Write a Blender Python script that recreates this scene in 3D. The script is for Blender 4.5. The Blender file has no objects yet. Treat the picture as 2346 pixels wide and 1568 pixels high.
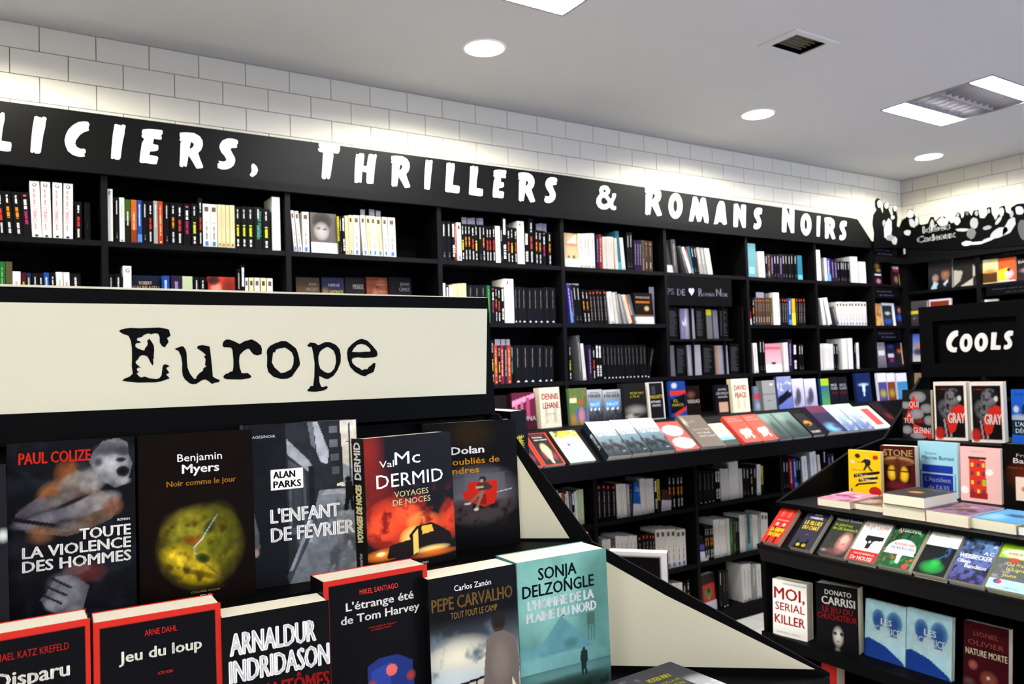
import bpy, bmesh, math, random
import numpy as np
from mathutils import Matrix, Vector
from mathutils.geometry import tessellate_polygon
random.seed(7)
scn = bpy.context.scene
COL = scn.collection
# ------------------------------------------------------------------ camera
EYE = Vector((0, 0, 1.41))
YAW, PITCH, ROLL, FPX, CX, CY = math.radians(57.32), math.radians(1.903), math.radians(-1.703), 1797.0, 1173.0, 784.0
_f = Vector((math.cos(YAW)*math.cos(PITCH), math.sin(YAW)*math.cos(PITCH), math.sin(PITCH)))
_r = Vector((math.sin(YAW), -math.cos(YAW), 0)); _u = _r.cross(_f)
RT = _r*math.cos(ROLL) + _u*math.sin(ROLL); UP = -_r*math.sin(ROLL) + _u*math.cos(ROLL); FW = _f
cam = bpy.data.objects.new('camera', bpy.data.cameras.new('camera')); COL.objects.link(cam)
m = Matrix.Identity(4)
for i in range(3):
    m[i][0], m[i][1], m[i][2], m[i][3] = RT[i], UP[i], -FW[i], EYE[i]
cam.matrix_world = m
cam.data.sensor_width = 23.5; cam.data.lens = 23.5*FPX/2346; cam.data.clip_start = 0.05
cam.data.dof.use_dof = True; cam.data.dof.focus_distance = 1.32; cam.data.dof.aperture_fstop = 5.6
scn.camera = cam
# ------------------------------------------------------------------ world, exposure
w = bpy.data.worlds.new('world'); scn.world = w; w.use_nodes = True
w.node_tree.nodes['Background'].inputs[0].default_value = (0.55, 0.68, 1.0, 1)
w.node_tree.nodes['Background'].inputs[1].default_value = 1.0
vs = scn.view_settings
vs.view_transform = 'Standard'; vs.look = 'None'; vs.gamma = 1.0; vs.use_curve_mapping = False
vs.exposure = 0.9
def light(name, kind, loc, rot, energy, color, **kw):
    d = bpy.data.lights.new(name, kind); d.energy = energy; d.color = color
    for k, v in kw.items(): setattr(d, k, v)
    o = bpy.data.objects.new(name, d); COL.objects.link(o); o.location = loc; o.rotation_euler = rot
    return o
CEIL = 2.77
DOWN = [(-0.08, 2.78), (1.705, 2.805), (3.487, 2.855), (5.30, 2.92)]
DOWN_W, DOWN_C = 11.5, (1.0, 0.97, 0.80)
TROF = [(1.51, 2.10), (4.35, 2.19), (-1.30, 2.10), (0.10, -0.55), (-1.6, -0.55)]
TROF_E = 78.0
for i, (x, y) in enumerate(DOWN):
    light('downlight_lamp', 'SPOT', (x, y, CEIL-0.02), (0, 0, 0), DOWN_W*3.2*(0.65 if i == 3 else 1), DOWN_C, spot_size=math.radians(162), spot_blend=0.25, shadow_soft_size=0.07)
light('shopfront_daylight', 'AREA', (4.6, -2.9, 1.6), (math.radians(90), 0, math.radians(0)), 90, (0.58, 0.68, 1.0), shape='RECTANGLE', size=3.0, size_y=1.9)
# ------------------------------------------------------------------ measuring helpers (photo pixel -> real plane)
def ray(p): return RT*((p[0]-CX)/FPX) - UP*((p[1]-CY)/FPX) + FW
def onY(p, y): r = ray(p); return EYE + r*(y/r.y)
def onX(p, x): r = ray(p); return EYE + r*(x/r.x)
def onZ(p, z): r = ray(p); return EYE + r*((z-EYE.z)/r.z)
def proj(v):
    v = Vector(v)-EYE; d = v.dot(FW); return (CX+FPX*v.dot(RT)/d, CY-FPX*v.dot(UP)/d, d)
def X_at(px, Y, z):
    y = 700.0
    for _ in range(5):
        X = onY((px, y), Y).x; y = proj((X, Y, z))[1]
    return X
def Y_at(px, X, z):
    y = 700.0
    for _ in range(5):
        Y = onX((px, y), X).y; y = proj((X, Y, z))[1]
    return Y
# ------------------------------------------------------------------ materials
def lin(c): return c/12.92 if c <= 0.04045 else ((c+0.055)/1.055)**2.4
def hx(s): s = s.lstrip('#'); return tuple(int(s[i:i+2], 16)/255 for i in (0, 2, 4))
def hl(s): return tuple(lin(c) for c in hx(s))
def mat(name, col, rough=0.6, spec=0.5, noise=0, emit=0, bump=0, scale=40, coat=0):
    m = bpy.data.materials.new(name); m.use_nodes = True; nt = m.node_tree; b = nt.nodes['Principled BSDF']
    c = hl(col) if isinstance(col, str) else col
    b.inputs['Base Color'].default_value = (*c, 1); b.inputs['Roughness'].default_value = rough
    b.inputs['Specular IOR Level'].default_value = spec; b.inputs['Coat Weight'].default_value = coat
    if emit:
        b.inputs['Emission Color'].default_value = (*c, 1); b.inputs['Emission Strength'].default_value = emit
    if noise or bump:
        tc = nt.nodes.new('ShaderNodeTexCoord'); n = nt.nodes.new('ShaderNodeTexNoise'); n.inputs['Scale'].default_value = scale; n.inputs['Detail'].default_value = 5
        nt.links.new(tc.outputs['Object'], n.inputs['Vector'])
        if noise:
            r = nt.nodes.new('ShaderNodeMapRange'); r.inputs['To Min'].default_value = 1-noise; r.inputs['To Max'].default_value = 1+noise
            nt.links.new(n.outputs['Fac'], r.inputs['Value'])
            v = nt.nodes.new('ShaderNodeVectorMath'); v.operation = 'SCALE'; v.inputs[0].default_value = c
            nt.links.new(r.outputs['Result'], v.inputs['Scale']); nt.links.new(v.outputs[0], b.inputs['Base Color'])
        if bump:
            bp = nt.nodes.new('ShaderNodeBump'); bp.inputs['Strength'].default_value = bump; bp.inputs['Distance'].default_value = 0.002
            nt.links.new(n.outputs['Fac'], bp.inputs['Height']); nt.links.new(bp.outputs[0], b.inputs['Normal'])
    return m
M = dict(
    ceil=mat('ceiling_paint', '#d0cfd1', 0.9, 0.2, noise=0.02, scale=3),
    wall=mat('grout_black', '#15130f', 0.8),
    plaster=mat('plaster', '#c4beb4', 0.9),
    brick=mat('white_tile', '#d6d1c3', 0.5, 0.4, noise=0.03, scale=5),
    black=mat('black_laminate', '#060506', 0.55, 0.08, noise=0.25, scale=60),
    dark=mat('black_interior', '#030303', 0.8, 0.05),
    edge=mat('black_edge_band', '#080709', 0.5, 0.1, noise=0.2, scale=30),
    sign=mat('black_sign_board', '#070707', 0.42, 0.12, noise=0.2, scale=20),
    card=mat('black_card', '#050506', 0.55, 0.05, noise=0.2, scale=12),
    cream=mat('cream_card', '#bfbba4', 0.45, 0.4, noise=0.02, scale=4),
    white=mat('white_letter_vinyl', '#f2f1ee', 0.5, 0.4),
    ink=mat('black_letter_vinyl', '#040405', 0.55, 0.05),
    paper=mat('book_pages', '#e8dfc6', 0.85, 0.2, noise=0.05, scale=300),
    tabm=mat('grey_plastic', '#8d8894', 0.4),
    floor=mat('floor_white_tile', '#d9d5cf', 0.3, 0.5, noise=0.04, scale=3),
    metal=mat('grey_metal', '#8a8888', 0.35, 0.6), ventm=mat('vent_grille', '#6b6453', 0.6),
    lamp=mat('lamp_diffuser', '#ffffff', 0.5, emit=TROF_E), dl=mat('downlight_glass', '#fffdf0', 0.5, emit=12.0),
    louv=mat('louver_metal', '#77757a', 0.3, 0.7),
)
def attr_mat(name, kind, rough):
    m = bpy.data.materials.new(name); m.use_nodes = True; nt = m.node_tree; b = nt.nodes['Principled BSDF']
    if kind == 'obj': n = nt.nodes.new('ShaderNodeObjectInfo'); out = n.outputs['Color']
    else: n = nt.nodes.new('ShaderNodeAttribute'); n.attribute_name = 'Col'; out = n.outputs['Color']
    nt.links.new(out, b.inputs['Base Color']); b.inputs['Roughness'].default_value = rough
    b.inputs['Specular IOR Level'].default_value = 0.07
    return m
M['cover'] = attr_mat('glossy_cover', 'obj', 0.38); M['print'] = attr_mat('printed_ink', 'attr', 0.38)
# ------------------------------------------------------------------ mesh helpers
def mesh(name, V, F, mats, mi=None, colors=None, smooth=False):
    me = bpy.data.meshes.new(name); me.from_pydata([tuple(v) for v in V], [], F)
    for k in (mats if isinstance(mats, (list, tuple)) else [mats]): me.materials.append(M[k] if isinstance(k, str) else k)
    if mi: me.polygons.foreach_set('material_index', mi)
    if colors is not None:
        a = me.color_attributes.new('Col', 'FLOAT_COLOR', 'POINT')
        c = np.ones((len(V), 4), np.float32); c[:, :3] = np.array(colors, np.float32); a.data.foreach_set('color', c.ravel())
    me.update(); return me
def obj(name, me, parent=None, loc=None, kind=None):
    o = bpy.data.objects.new(name, me); COL.objects.link(o)
    if parent: o.parent = parent
    if loc is not None: o.location = loc
    if kind: o['kind'] = kind
    return o
def thing(name, label, cat, loc=(0, 0, 0), rot=None, group=None, mw=None):
    o = bpy.data.objects.new(name, None); COL.objects.link(o); o.empty_display_size = 0.02
    if mw is not None: o.matrix_world = mw
    else:
        o.location = loc
        if rot: o.rotation_euler = rot
    o['label'] = label; o['category'] = cat
    if group: o['group'] = group
    return o
class B:
    def __init__(s): s.V = []; s.F = []; s.pr = False
    def box(s, x0, x1, y0, y1, z0, z1):
        n = len(s.V); s.V += [(x, y, z) for z in (z0, z1) for y in (y0, y1) for x in (x0, x1)]
        s.F += [[n+i for i in f] for f in ([0, 2, 3, 1], [4, 5, 7, 6], [0, 1, 5, 4], [2, 6, 7, 3], [0, 4, 6, 2], [1, 3, 7, 5])]; return s
    def prism(s, pts, off):       # polygon (3d points) extruded by a vector
        s.pr = True; n = len(s.V); k = len(pts); s.V += [Vector(p) for p in pts] + [Vector(p)+Vector(off) for p in pts]
        s.F += [[n+i for i in range(k)], [n+k+i for i in reversed(range(k))]] + [[n+i, n+(i+1) % k, n+k+(i+1) % k, n+k+i] for i in range(k)]; return s
    def o(s, name, mt, parent=None, loc=None, kind=None):
        me = mesh(name, s.V, s.F, mt)
        if s.pr:
            bm = bmesh.new(); bm.from_mesh(me); bmesh.ops.recalc_face_normals(bm, faces=bm.faces); bm.to_mesh(me); bm.free()
        return obj(name, me, parent, loc, kind)
def disc(r, n=40, z=0): return [(r*math.cos(2*math.pi*i/n), r*math.sin(2*math.pi*i/n), z) for i in range(n)]
# ------------------------------------------------------------------ text
_txt = {}
def text_geo(s, bold=0.0):
    k = (s, bold)
    if k in _txt: return _txt[k]
    c = bpy.data.curves.new('t', 'FONT'); c.body = s; c.size = 1; c.offset = bold; c.resolution_u = 2; c.fill_mode = 'FRONT'
    o = bpy.data.objects.new('t', c); COL.objects.link(o)
    dg = bpy.context.evaluated_depsgraph_get(); me = bpy.data.meshes.new_from_object(o.evaluated_get(dg))
    V = [(v.co.x, v.co.y) for v in me.vertices]; F = [list(p.vertices) for p in me.polygons]
    bpy.data.objects.remove(o); bpy.data.curves.remove(c); bpy.data.meshes.remove(me)
    xs = [v[0] for v in V] or [0, 1]
    x0, x1 = min(xs), max(xs); V = [((x-x0)/(x1-x0), y/0.70) for x, y in V]      # width 1, cap height 1
    _txt[k] = (V, F); return _txt[k]
class Print:                       # coloured print geometry, local x right, z up, facing -y
    def __init__(s): s.V = []; s.F = []; s.C = []; s.lay = 0
    def add(s, V, F, c):
        n = len(s.V); s.V += V; s.F += [[n+i for i in f] for f in F]
        s.C += (list(c) if len(c) == len(V) and not isinstance(c[0], float) else [c]*len(V))
    def poly(s, pts, col):
        s.lay += 1; y = -0.0001*s.lay
        tr = tessellate_polygon([[Vector((p[0], p[1], 0)) for p in pts]])
        s.add([(p[0], y, p[1]) for p in pts], [list(t) for t in tr], hl(col))
    def text(s, t, x0, x1, z, h, col, bold=0.0, rot=False):
        s.lay += 1; y = -0.0003-0.00002*s.lay; V, F = text_geo(t, 0)
        if rot: P = [(x1-(x1-x0)*b, y, z+h*a) for a, b in V]      # reads bottom to top, caps between x0..x1
        else: P = [(x0+(x1-x0)*a, y, z+h*b) for a, b in V]
        s.add(P, F, hl(col))
        if bold > 0.012:            # heavier strokes: the same outline again, shifted by a fraction of a stroke
            d = bold*h*1.1; e = 0.5*d
            for q in ((-d, 0), (d, 0), (0, e), (0, -e)): s.add([(p[0]+q[0], y-.00001, p[2]+q[1]) for p in P], F, hl(col))
    def grid(s, img, x0, x1, z0, z1, y=-0.00005):
        ny, nx = img.shape[:2]; n = len(s.V)
        xs = np.linspace(x0, x1, nx); zs = np.linspace(z0, z1, ny)
        X, Z = np.meshgrid(xs, zs); V = np.stack([X.ravel(), np.full(X.size, y), Z.ravel()], 1)
        i = (np.arange(ny-1)[:, None]*nx+np.arange(nx-1)[None]).ravel()
        F = np.stack([i, i+1, i+nx+1, i+nx], 1)+n
        c = img.reshape(-1, 3); L = np.where(c <= 0.04045, c/12.92, ((c+0.055)/1.055)**2.4)
        s.V += V.tolist(); s.F += F.tolist(); s.C += L.tolist()
    def mesh(s, name): return mesh(name, s.V, s.F, 'print', colors=s.C)
# ------------------------------------------------------------------ little painter for cover pictures
def vnoise(nx, ny, sc, seed, asp=1.5):
    rs = np.random.RandomState(seed); out = np.zeros((ny, nx)); amp = 1.0; tot = 0
    for o in range(4):
        gx, gy = int(sc)+2, int(sc*asp)+2; g = rs.rand(gy+1, gx+1)
        x = np.linspace(0, gx-0.01, nx); y = np.linspace(0, gy-0.01, ny); xi = x.astype(int); yi = y.astype(int); fx = x-xi; fy = (y-yi)[:, None]
        fx = fx*fx*(3-2*fx); fy = fy*fy*(3-2*fy)
        a = g[yi][:, xi]*(1-fx)+g[yi][:, xi+1]*fx; b = g[yi+1][:, xi]*(1-fx)+g[yi+1][:, xi+1]*fx
        out += amp*(a*(1-fy)+b*fy); tot += amp; amp *= 0.55; sc *= 2
    return out/tot
def inpoly(U, W, pts):
    ins = np.zeros(U.shape, bool); n = len(pts); j = n-1
    for i in range(n):
        xi, yi = pts[i]; xj, yj = pts[j]
        if yi != yj: ins ^= ((yi > W) != (yj > W)) & (U < (xj-xi)*(W-yi)/(yj-yi)+xi)
        j = i
    return ins
def paint(ops, nx=24, ny=36):
    U, W = np.meshgrid(np.linspace(0, 1, nx), np.linspace(0, 1, ny)); I = np.zeros((ny, nx, 3))
    def bl(a, c): I[:] = I*(1-a[..., None])+np.array(c)*a[..., None]
    for o in ops:
        k = o[0]
        if k == 'f': I[:] = hx(o[1])
        elif k == 'g':              # vertical gradient between v0 and v1
            v0, v1 = (o[3], o[4]) if len(o) > 3 else (0, 1); t = np.clip((W-v0)/(v1-v0), 0, 1)[..., None]
            g = np.array(hx(o[1]))*(1-t)+np.array(hx(o[2]))*t; mk = ((W >= v0) & (W <= v1))[..., None]; I[:] = np.where(mk, g, I)
        elif k == 'b':              # soft blob x y rx ry col alpha power angle
            a = math.radians(o[8]) if len(o) > 8 else 0; dx, dy = U-o[1], (W-o[2])*1.5
            X = (dx*math.cos(a)+dy*math.sin(a))/o[3]; Y = (-dx*math.sin(a)+dy*math.cos(a))/(o[4]*1.5)
            p = o[7] if len(o) > 7 else 1.0; d = np.clip(1-(X*X+Y*Y), 0, 1)**p; bl(np.clip(d*(o[6] if len(o) > 6 else 1), 0, 1), hx(o[5]))
        elif k == 'e':              # hard ellipse
            bl((((U-o[1])/o[3])**2+((W-o[2])/o[4])**2 < 1)*1.0, hx(o[5]))
        elif k == 'r': bl(((U >= o[1]) & (U <= o[3]) & (W >= o[2]) & (W <= o[4]))*1.0*(o[6] if len(o) > 6 else 1), hx(o[5]))
        elif k == 'p': bl(inpoly(U, W, o[2])*1.0, hx(o[1]))
        elif k == 'l':
            x0, y0, x1, y1, wd = o[1:6]; dx, dy = x1-x0, (y1-y0)*1.5; L = dx*dx+dy*dy
            t = np.clip(((U-x0)*dx+(W-y0)*1.5*dy)/L, 0, 1); d = np.hypot(U-x0-t*dx, (W-y0)*1.5-t*dy); bl((d < wd)*1.0, hx(o[6]))
        elif k == 'n':              # multiply by noise: scale amp seed
            I *= (1-o[2]+2*o[2]*vnoise(nx, ny, o[1], o[3]))[..., None]
        elif k == 'c':              # noise clouds of a colour: col scale threshold seed [u0 v0 u1 v1]
            n = vnoise(nx, ny, o[2], o[4]); a = np.clip((n-o[3])*6, 0, 1)
            if len(o) > 5:
                u0, v0, u1, v1 = o[5:9]; e = 0.08
                a = a*np.clip((U-u0)/e+.5, 0, 1)*np.clip((u1-U)/e+.5, 0, 1)*np.clip((W-v0)/e+.5, 0, 1)*np.clip((v1-W)/e+.5, 0, 1)
            bl(a, hx(o[1]))
    return np.clip(I, 0, 1)
# ------------------------------------------------------------------ a book (front faces local -y, base at z=0, x 0..w)
def book_parts(root, w_, h, t, cov, ops=None, texts=(), res=(24, 36), spine=None, sptext=None, pages='paper', back=None, bulge=0.0):
    b = B(); e = 0.0006
    b.box(0, w_, 0, e, 0, h).box(0, w_, t-e, t, 0, h).box(0, e, 0, t, 0, h)
    c = b.o('cover', 'cover', root); c.color = (*hl(cov), 1)
    q = B(); n = 6; pts = []                                   # pages: slightly bowed fore-edge
    q.box(e, w_-0.002, e, t-e, 0.001, h-0.0012); q.o('pages', pages, root)
    if ops is not None or texts:
        P = Print()
        if ops: P.grid(paint(ops, *res), 0, w_, 0, h)
        for tx in texts:
            s, x0, x1, z, hh, col = tx[:6]; P.text(s, x0*w_, x1*w_, z*h, hh*h, col, tx[6] if len(tx) > 6 else 0)
        obj('cover_print', P.mesh('cover_print'), root)
    if spine or sptext:
        P = Print(); P.poly([(0, 0), (t, 0), (t, h), (0, h)], spine or cov)
        for (s, z0, z1, a, b_, col) in (sptext or ()): P.text(s, t*a, t*b_, z0*h, (z1-z0)*h, col, 0.02, rot=True)
        o = obj('spine_print', P.mesh('spine_print'), root); o.rotation_euler = (0, 0, -math.pi/2); o.location = (-0.0001, t, 0)
    if back:
        P = Print(); P.grid(paint(back[0], *res), 0, w_, 0, h)
        for tx in back[1]: P.text(tx[0], tx[1]*w_, tx[2]*w_, tx[3]*h, tx[4]*h, tx[5], 0.01)
        o = obj('back_print', P.mesh('back_print'), root); o.rotation_euler = (0, 0, math.pi); o.location = (w_, t+0.0001, 0)
def place(origin, yaw, lean):       # yaw about z, then lean back (top away from the viewer)
    return Matrix.Translation(origin) @ Matrix.Rotation(yaw, 4, 'Z') @ Matrix.Rotation(-lean, 4, 'X')
FACE = 'face-out books'
def faceout(label, origin, yaw, lean, w_, h, t, cov, ops, texts=(), group=None, **kw):
    r = thing('book', label, 'book', mw=place(origin, yaw, lean), group=group); book_parts(r, w_, h, t, cov, ops, texts, **kw); return r
# ================================================================== THE ROOM
WY, WX = 3.45, 5.84                       # long wall, right wall
Z0 = EYE.z
def holes_plane(z, x0, x1, y0, y1, holes):
    xs = sorted({x0, x1, *[h[0] for h in holes], *[h[1] for h in holes]}); ys = sorted({y0, y1, *[h[2] for h in holes], *[h[3] for h in holes]})
    b = B()
    for i in range(len(xs)-1):
        for j in range(len(ys)-1):
            cx, cy = (xs[i]+xs[i+1])/2, (ys[j]+ys[j+1])/2
            if any(h[0] < cx < h[1] and h[2] < cy < h[3] for h in holes): continue
            n = len(b.V); b.V += [(xs[i], ys[j], z), (xs[i+1], ys[j], z), (xs[i+1], ys[j+1], z), (xs[i], ys[j+1], z)]; b.F.append([n, n+1, n+2, n+3])
    return b
troffers = [(x-.30, x+.30, y-.29, y+.29) for x, y in TROF]
VENT = (2.775, 2.975, 2.055, 2.195)
ceiling = holes_plane(CEIL, -3, WX, -3, WY, troffers+[VENT]).o('ceiling', 'ceil', kind='structure')
fl = B().box(-3, WX, -3, WY, -0.05, -0.004).o('floor', 'wall', kind='structure')
tile = mesh('tile', *(lambda b: (b.V, b.F))(B().box(0.002, 0.298, 0.002, 0.148, -0.004, 0)), 'floor')
big = mesh('tile_field', *(lambda b: (b.V, b.F))(B().box(-3, 2.229, -3, WY, -0.004, 0).box(2.23, WX, -3, 0.6, -0.004, 0)), 'floor')
o = obj('tile_field', big, fl); o['kind'] = 'stuff'
for j in range(19):
    for i in range(14):
        x = 2.38+0.3*i-(0.15 if j % 2 else 0)
        if x+0.3 > WX: continue
        obj('tile', tile, fl, (x, 0.6+0.15*j, 0))
wb = B().box(-3, WX+.1, WY, WY+0.1, 0, CEIL+.1).o('wall_back', 'wall', kind='structure')
wr = B().box(WX, WX+0.1, -3, WY+.1, 0, CEIL+.1).o('wall_right', 'wall', kind='structure')
B().box(-3.1, -3, -3, WY+.1, 0, CEIL+.1).o('wall_left', 'plaster', kind='structure')
wf = B().box(-3, 2.9, -3.1, -3, 0, CEIL+.1).box(2.9, WX, -3.1, -3, 2.5, CEIL+.1).box(2.9, WX, -3.1, -3, 0, 0.4).o('wall_front', 'plaster', kind='structure')
# white tiles 0.1935 x 0.0985 laid in running bond, black joints
BW, BH, JT = 0.1922, 0.0985, 0.0028
def bricks(parent, along, base, s0, s1, off, z1, rows, flip=1):
    full = None
    for r in range(rows):
        zt = z1-r*BH
        s = off-(BW/2 if r % 2 else 0)
        while s < s1-0.01:
            a, b_ = max(s, s0), min(s+BW, s1)
            if b_-a > 0.02:
                if b_-a > BW-1e-5:
                    if full is None:
                        q = B().box(0, BW-JT, -0.006, 0, -BH+JT, 0); full = mesh('brick', q.V, q.F, 'brick')
                    me = full
                else:
                    q = B().box(0, b_-a-JT, -0.006, 0, -BH+JT, 0); me = mesh('brick', q.V, q.F, 'brick')
                o = obj('brick', me, parent)
                if along == 'x': o.location = (a, base, zt)
                else: o.location = (base, -a, zt); o.rotation_euler = (0, 0, -math.pi/2)
            s += BW
bricks(wb, 'x', WY, -1.05, WX-0.006, 0.106-BW*7, CEIL-0.002, 5)
bricks(wr, 'y', WX, -WY, -0.9, -WY-0.09, CEIL-0.002, 6)
# ------------------------------------------------------------------ ceiling fittings
for i, (x, y) in enumerate(DOWN):
    t = thing('downlight', ['round recessed ceiling light outside the left edge of the photo', 'round recessed ceiling light nearest the camera, above the word THRILLERS',
              'round recessed ceiling light in the middle of its row, left of the square louvred light', 'farthest round recessed ceiling light, near the corner of the tiled walls'][i],
              'ceiling light', (x, y, CEIL), group='round ceiling downlights')
    b = B(); n = 40; O = disc(0.092, n, -0.004); I_ = disc(0.083, n, -0.004); T = disc(0.094, n, 0)
    b.V = O+I_+T; b.F = [[i_, (i_+1) % n, n+(i_+1) % n, n+i_] for i_ in range(n)]+[[2*n+i_, 2*n+(i_+1) % n, (i_+1) % n, i_] for i_ in range(n)]
    b.o('trim_ring', 'white', t); d = B(); d.V = disc(0.083, n, -0.003); d.F = [list(range(n))]; d.o('lamp_glass', 'dl', t)
for i, (x0, x1, y0, y1) in enumerate(troffers):
    lab = ['square louvred fluorescent light cut off by the top edge', 'square louvred fluorescent light at upper right with two glowing strips', 'square louvred ceiling light left of the photo',
           'square louvred ceiling light behind the camera', 'square louvred ceiling light behind the camera on the left'][i]
    t = thing('fluorescent_light', lab, 'ceiling light', ((x0+x1)/2, (y0+y1)/2, CEIL), group='square fluorescent ceiling lights')
    W_, D_ = .30, .29
    b = B().box(-W_-.006, W_+.006, -D_-.006, -D_+.004, -.004, .0).box(-W_-.006, W_+.006, D_-.004, D_+.006, -.004, 0).box(-W_-.006, -W_+.004, -D_, D_, -.004, 0).box(W_-.004, W_+.006, -D_, D_, -.004, 0)
    b.o('frame', 'metal', t)
    b = B().box(-W_, W_, -D_, D_, .085, .09).box(-W_-.002, -W_, -D_, D_, 0, .09).box(W_, W_+.002, -D_, D_, 0, .09).box(-W_, W_, -D_-.002, -D_, 0, .09).box(-W_, W_, D_, D_+.002, 0, .09)
    b.o('housing', 'louv', t)
    for s in (-1, 1):
        B().box(-W_+.012, W_-.012, *(sorted((s*(D_-.012), s*(D_-.125)))), .012, .016).o('diffuser', 'lamp', t)
    b = B()
    for k in range(3): yy = -.165+.165*k; b.box(-W_, W_, yy-.004, yy+.004, .004, .05)
    b.o('reflector', 'louv', t)
    me = None
    for k in range(9):
        xx = -W_+.05+k*.0625; q = B().box(xx-.0015, xx+.0015, -.155, .155, .008, .045); q.o('louver', 'louv', t)
x0, x1, y0, y1 = VENT
t = thing('ceiling_vent', 'small rectangular air vent in the ceiling with brownish grille', 'vent', ((x0+x1)/2, (y0+y1)/2, CEIL))
a, c = (x1-x0)/2, (y1-y0)/2
B().box(-a-.045, a+.045, -c-.03, -c, -.005, 0).box(-a-.045, a+.045, c, c+.03, -.005, 0).box(-a-.045, -a, -c, c, -.005, 0).box(a, a+.045, -c, c, -.005, 0).o('frame', 'ceil', t)
B().box(-a, a, -c, c, .03, .034).o('grille_back', 'ventm', t)
b = B()
for s in (-1, 1): b.box(s*a-.002 if s > 0 else -a, s*a if s > 0 else -a+.002, -c, c, 0, .03).box(-a, a, s*c-.002 if s > 0 else -c, s*c if s > 0 else -c+.002, 0, .03)
b.o('vent_duct', 'dark', t)
for k in range(6): yy = -c+.012+k*(2*c-.024)/5; B().box(-a, a, yy-.003, yy+.003, .016, .022).o('slat', 'ventm', t)
# ================================================================== WALL BOOKCASES
UY = 3.20                                  # front plane of the upper bookcases
BX = [-0.39, 0.297, 0.972, 1.673, 2.375, 3.085, 3.755, 4.41, 5.035, 5.42]
SH = [Z0+0.510, Z0+0.219, Z0-0.075]        # shelf tops
LED = Z0-0.292                             # shelf above the slanted ledge
TOPZ = Z0+0.80
bayn = ['with the tall white CONNELLY spines', 'under the letters CIERS with F and G markers', 'with the black and white portrait book', 'with the K marker', 'with the cream portrait cover',
        'holding the little heart sign display', 'with the big light blue book', 'under the word NOIRS', 'in the corner with caption boards']
for k in range(9):
    x0, x1 = BX[k], BX[k+1]
    t = thing('bookcase', 'tall black wall bookcase bay '+bayn[k], 'bookcase', (x0, UY, LED), group='black wall bookcases')
    w_ = x1-x0; H = TOPZ-LED; D = WY-UY-.02
    B().box(0, .011, 0, D, 0, H).o('upright', 'edge', t); B().box(w_-.011, w_, 0, D, 0, H).o('upright', 'edge', t)
    B().box(.011, w_-.011, D-.006, D, 0, H).o('back_panel', 'dark', t)
    B().box(.011, w_-.011, 0, D-.006, H-.02, H).o('top_panel', 'dark', t)
    for z in SH:
        if k == 5 and z == SH[1]: continue          # this bay holds the heart display instead
        B().box(.011, w_-.011, 0.002, D-.006, z-LED-.02, z-LED).o('shelf', 'edge', t)
# ledge: horizontal back part, slanted display board, front lip
LX0, LX1 = -0.39, 5.42
t = thing('display_ledge', 'long black slanted display ledge running along the wall bookcases', 'ledge', (LX0, 0, 0))
L = LX1-LX0
B().box(0, L, 3.035, WY-.02, LED-.02, LED).o('shelf', 'edge', t)
SLA = math.radians(39.5); LY0, LZ0 = 2.845, Z0-.452
b = B(); dy, dz = math.cos(SLA), math.sin(SLA); ln = (3.035-LY0)/dy
b.prism([(0, LY0, LZ0), (0, LY0+ln*dy, LZ0+ln*dz), (0, LY0+ln*dy+.02, LZ0+ln*dz-.02), (0, LY0+.02, LZ0-.02)], (L, 0, 0)); b.o('slanted_board', 'black', t)
B().box(0, L, LY0-.025, LY0-.002, LZ0-.062, LZ0+.010).o('front_lip', 'edge', t)
B().box(0, L, LY0-.002, 3.0, LZ0-.062, LZ0-.042).o('underside_panel', 'black', t)
# low cabinets under the ledge
CY0 = 3.0; LSH = [Z0-.76, Z0-1.06, Z0-1.335]
CX_ = [-0.39, 0.297, 0.972, 1.673, 2.375, 3.055, 3.745, 4.41, 5.035]
cabn = ['hidden behind the Europe stand at left', 'behind the Europe sign', 'behind the Europe books', 'just right of the Europe stand', 'with the blue book facing out', 'with the red picture book on its bottom shelf',
        'partly behind the right display stand', 'behind the COOLS stand']
for k in range(8):
    x0, x1 = CX_[k], CX_[k+1]; w_ = x1-x0
    t = thing('low_bookcase', 'low black bookcase under the ledge, '+cabn[k], 'bookcase', (x0, CY0, 0), group='low black bookcases under the ledge')
    H = LZ0-.062; D = WY-CY0-.02
    B().box(0, .011, 0, D, 0, H).o('upright', 'edge', t); B().box(w_-.011, w_, 0, D, 0, H).o('upright', 'edge', t)
    B().box(.011, w_-.011, D-.006, D, 0, H).o('back_panel', 'dark', t)
    for z in LSH: B().box(.011, w_-.011, 0.002, D-.006, z-.022, z).o('shelf', 'black', t)
    B().box(.011, w_-.011, .004, .02, 0, LSH[2]-.022).o('plinth', 'black', t)
# bookcases on the right wall
RX = 5.42; RZ = [Z0+.705, Z0+.462, Z0+.215, Z0-.04, Z0-.29, Z0-.62, Z0-1.0]
RB = [3.20, 2.695, 2.20, 1.70, 1.20]
rn = ['nearest the corner with two dark portrait covers', 'with the orange and yellow cover', 'behind the COOLS stand', 'beyond the right edge of the photo']
for k in range(4):
    y1, y0 = RB[k], RB[k+1]
    t = thing('corner_bookcase', 'black bookcase on the right wall '+rn[k], 'bookcase', (RX, y0, 0), group='black bookcases on the right wall')
    D = WX-RX-.01; w_ = y1-y0
    B().box(0, D, 0, .014, 0, RZ[0]+.03).o('upright', 'edge', t); B().box(0, D, w_-.014, w_, 0, RZ[0]+.03).o('upright', 'edge', t)
    B().box(D-.006, D, .014, w_-.014, 0, RZ[0]+.03).o('back_panel', 'dark', t)
    for z in RZ: B().box(.002, D-.006, .014, w_-.014, z-.02, z+(.02 if z == RZ[0] else 0)).o('shelf', 'edge', t)
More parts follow.
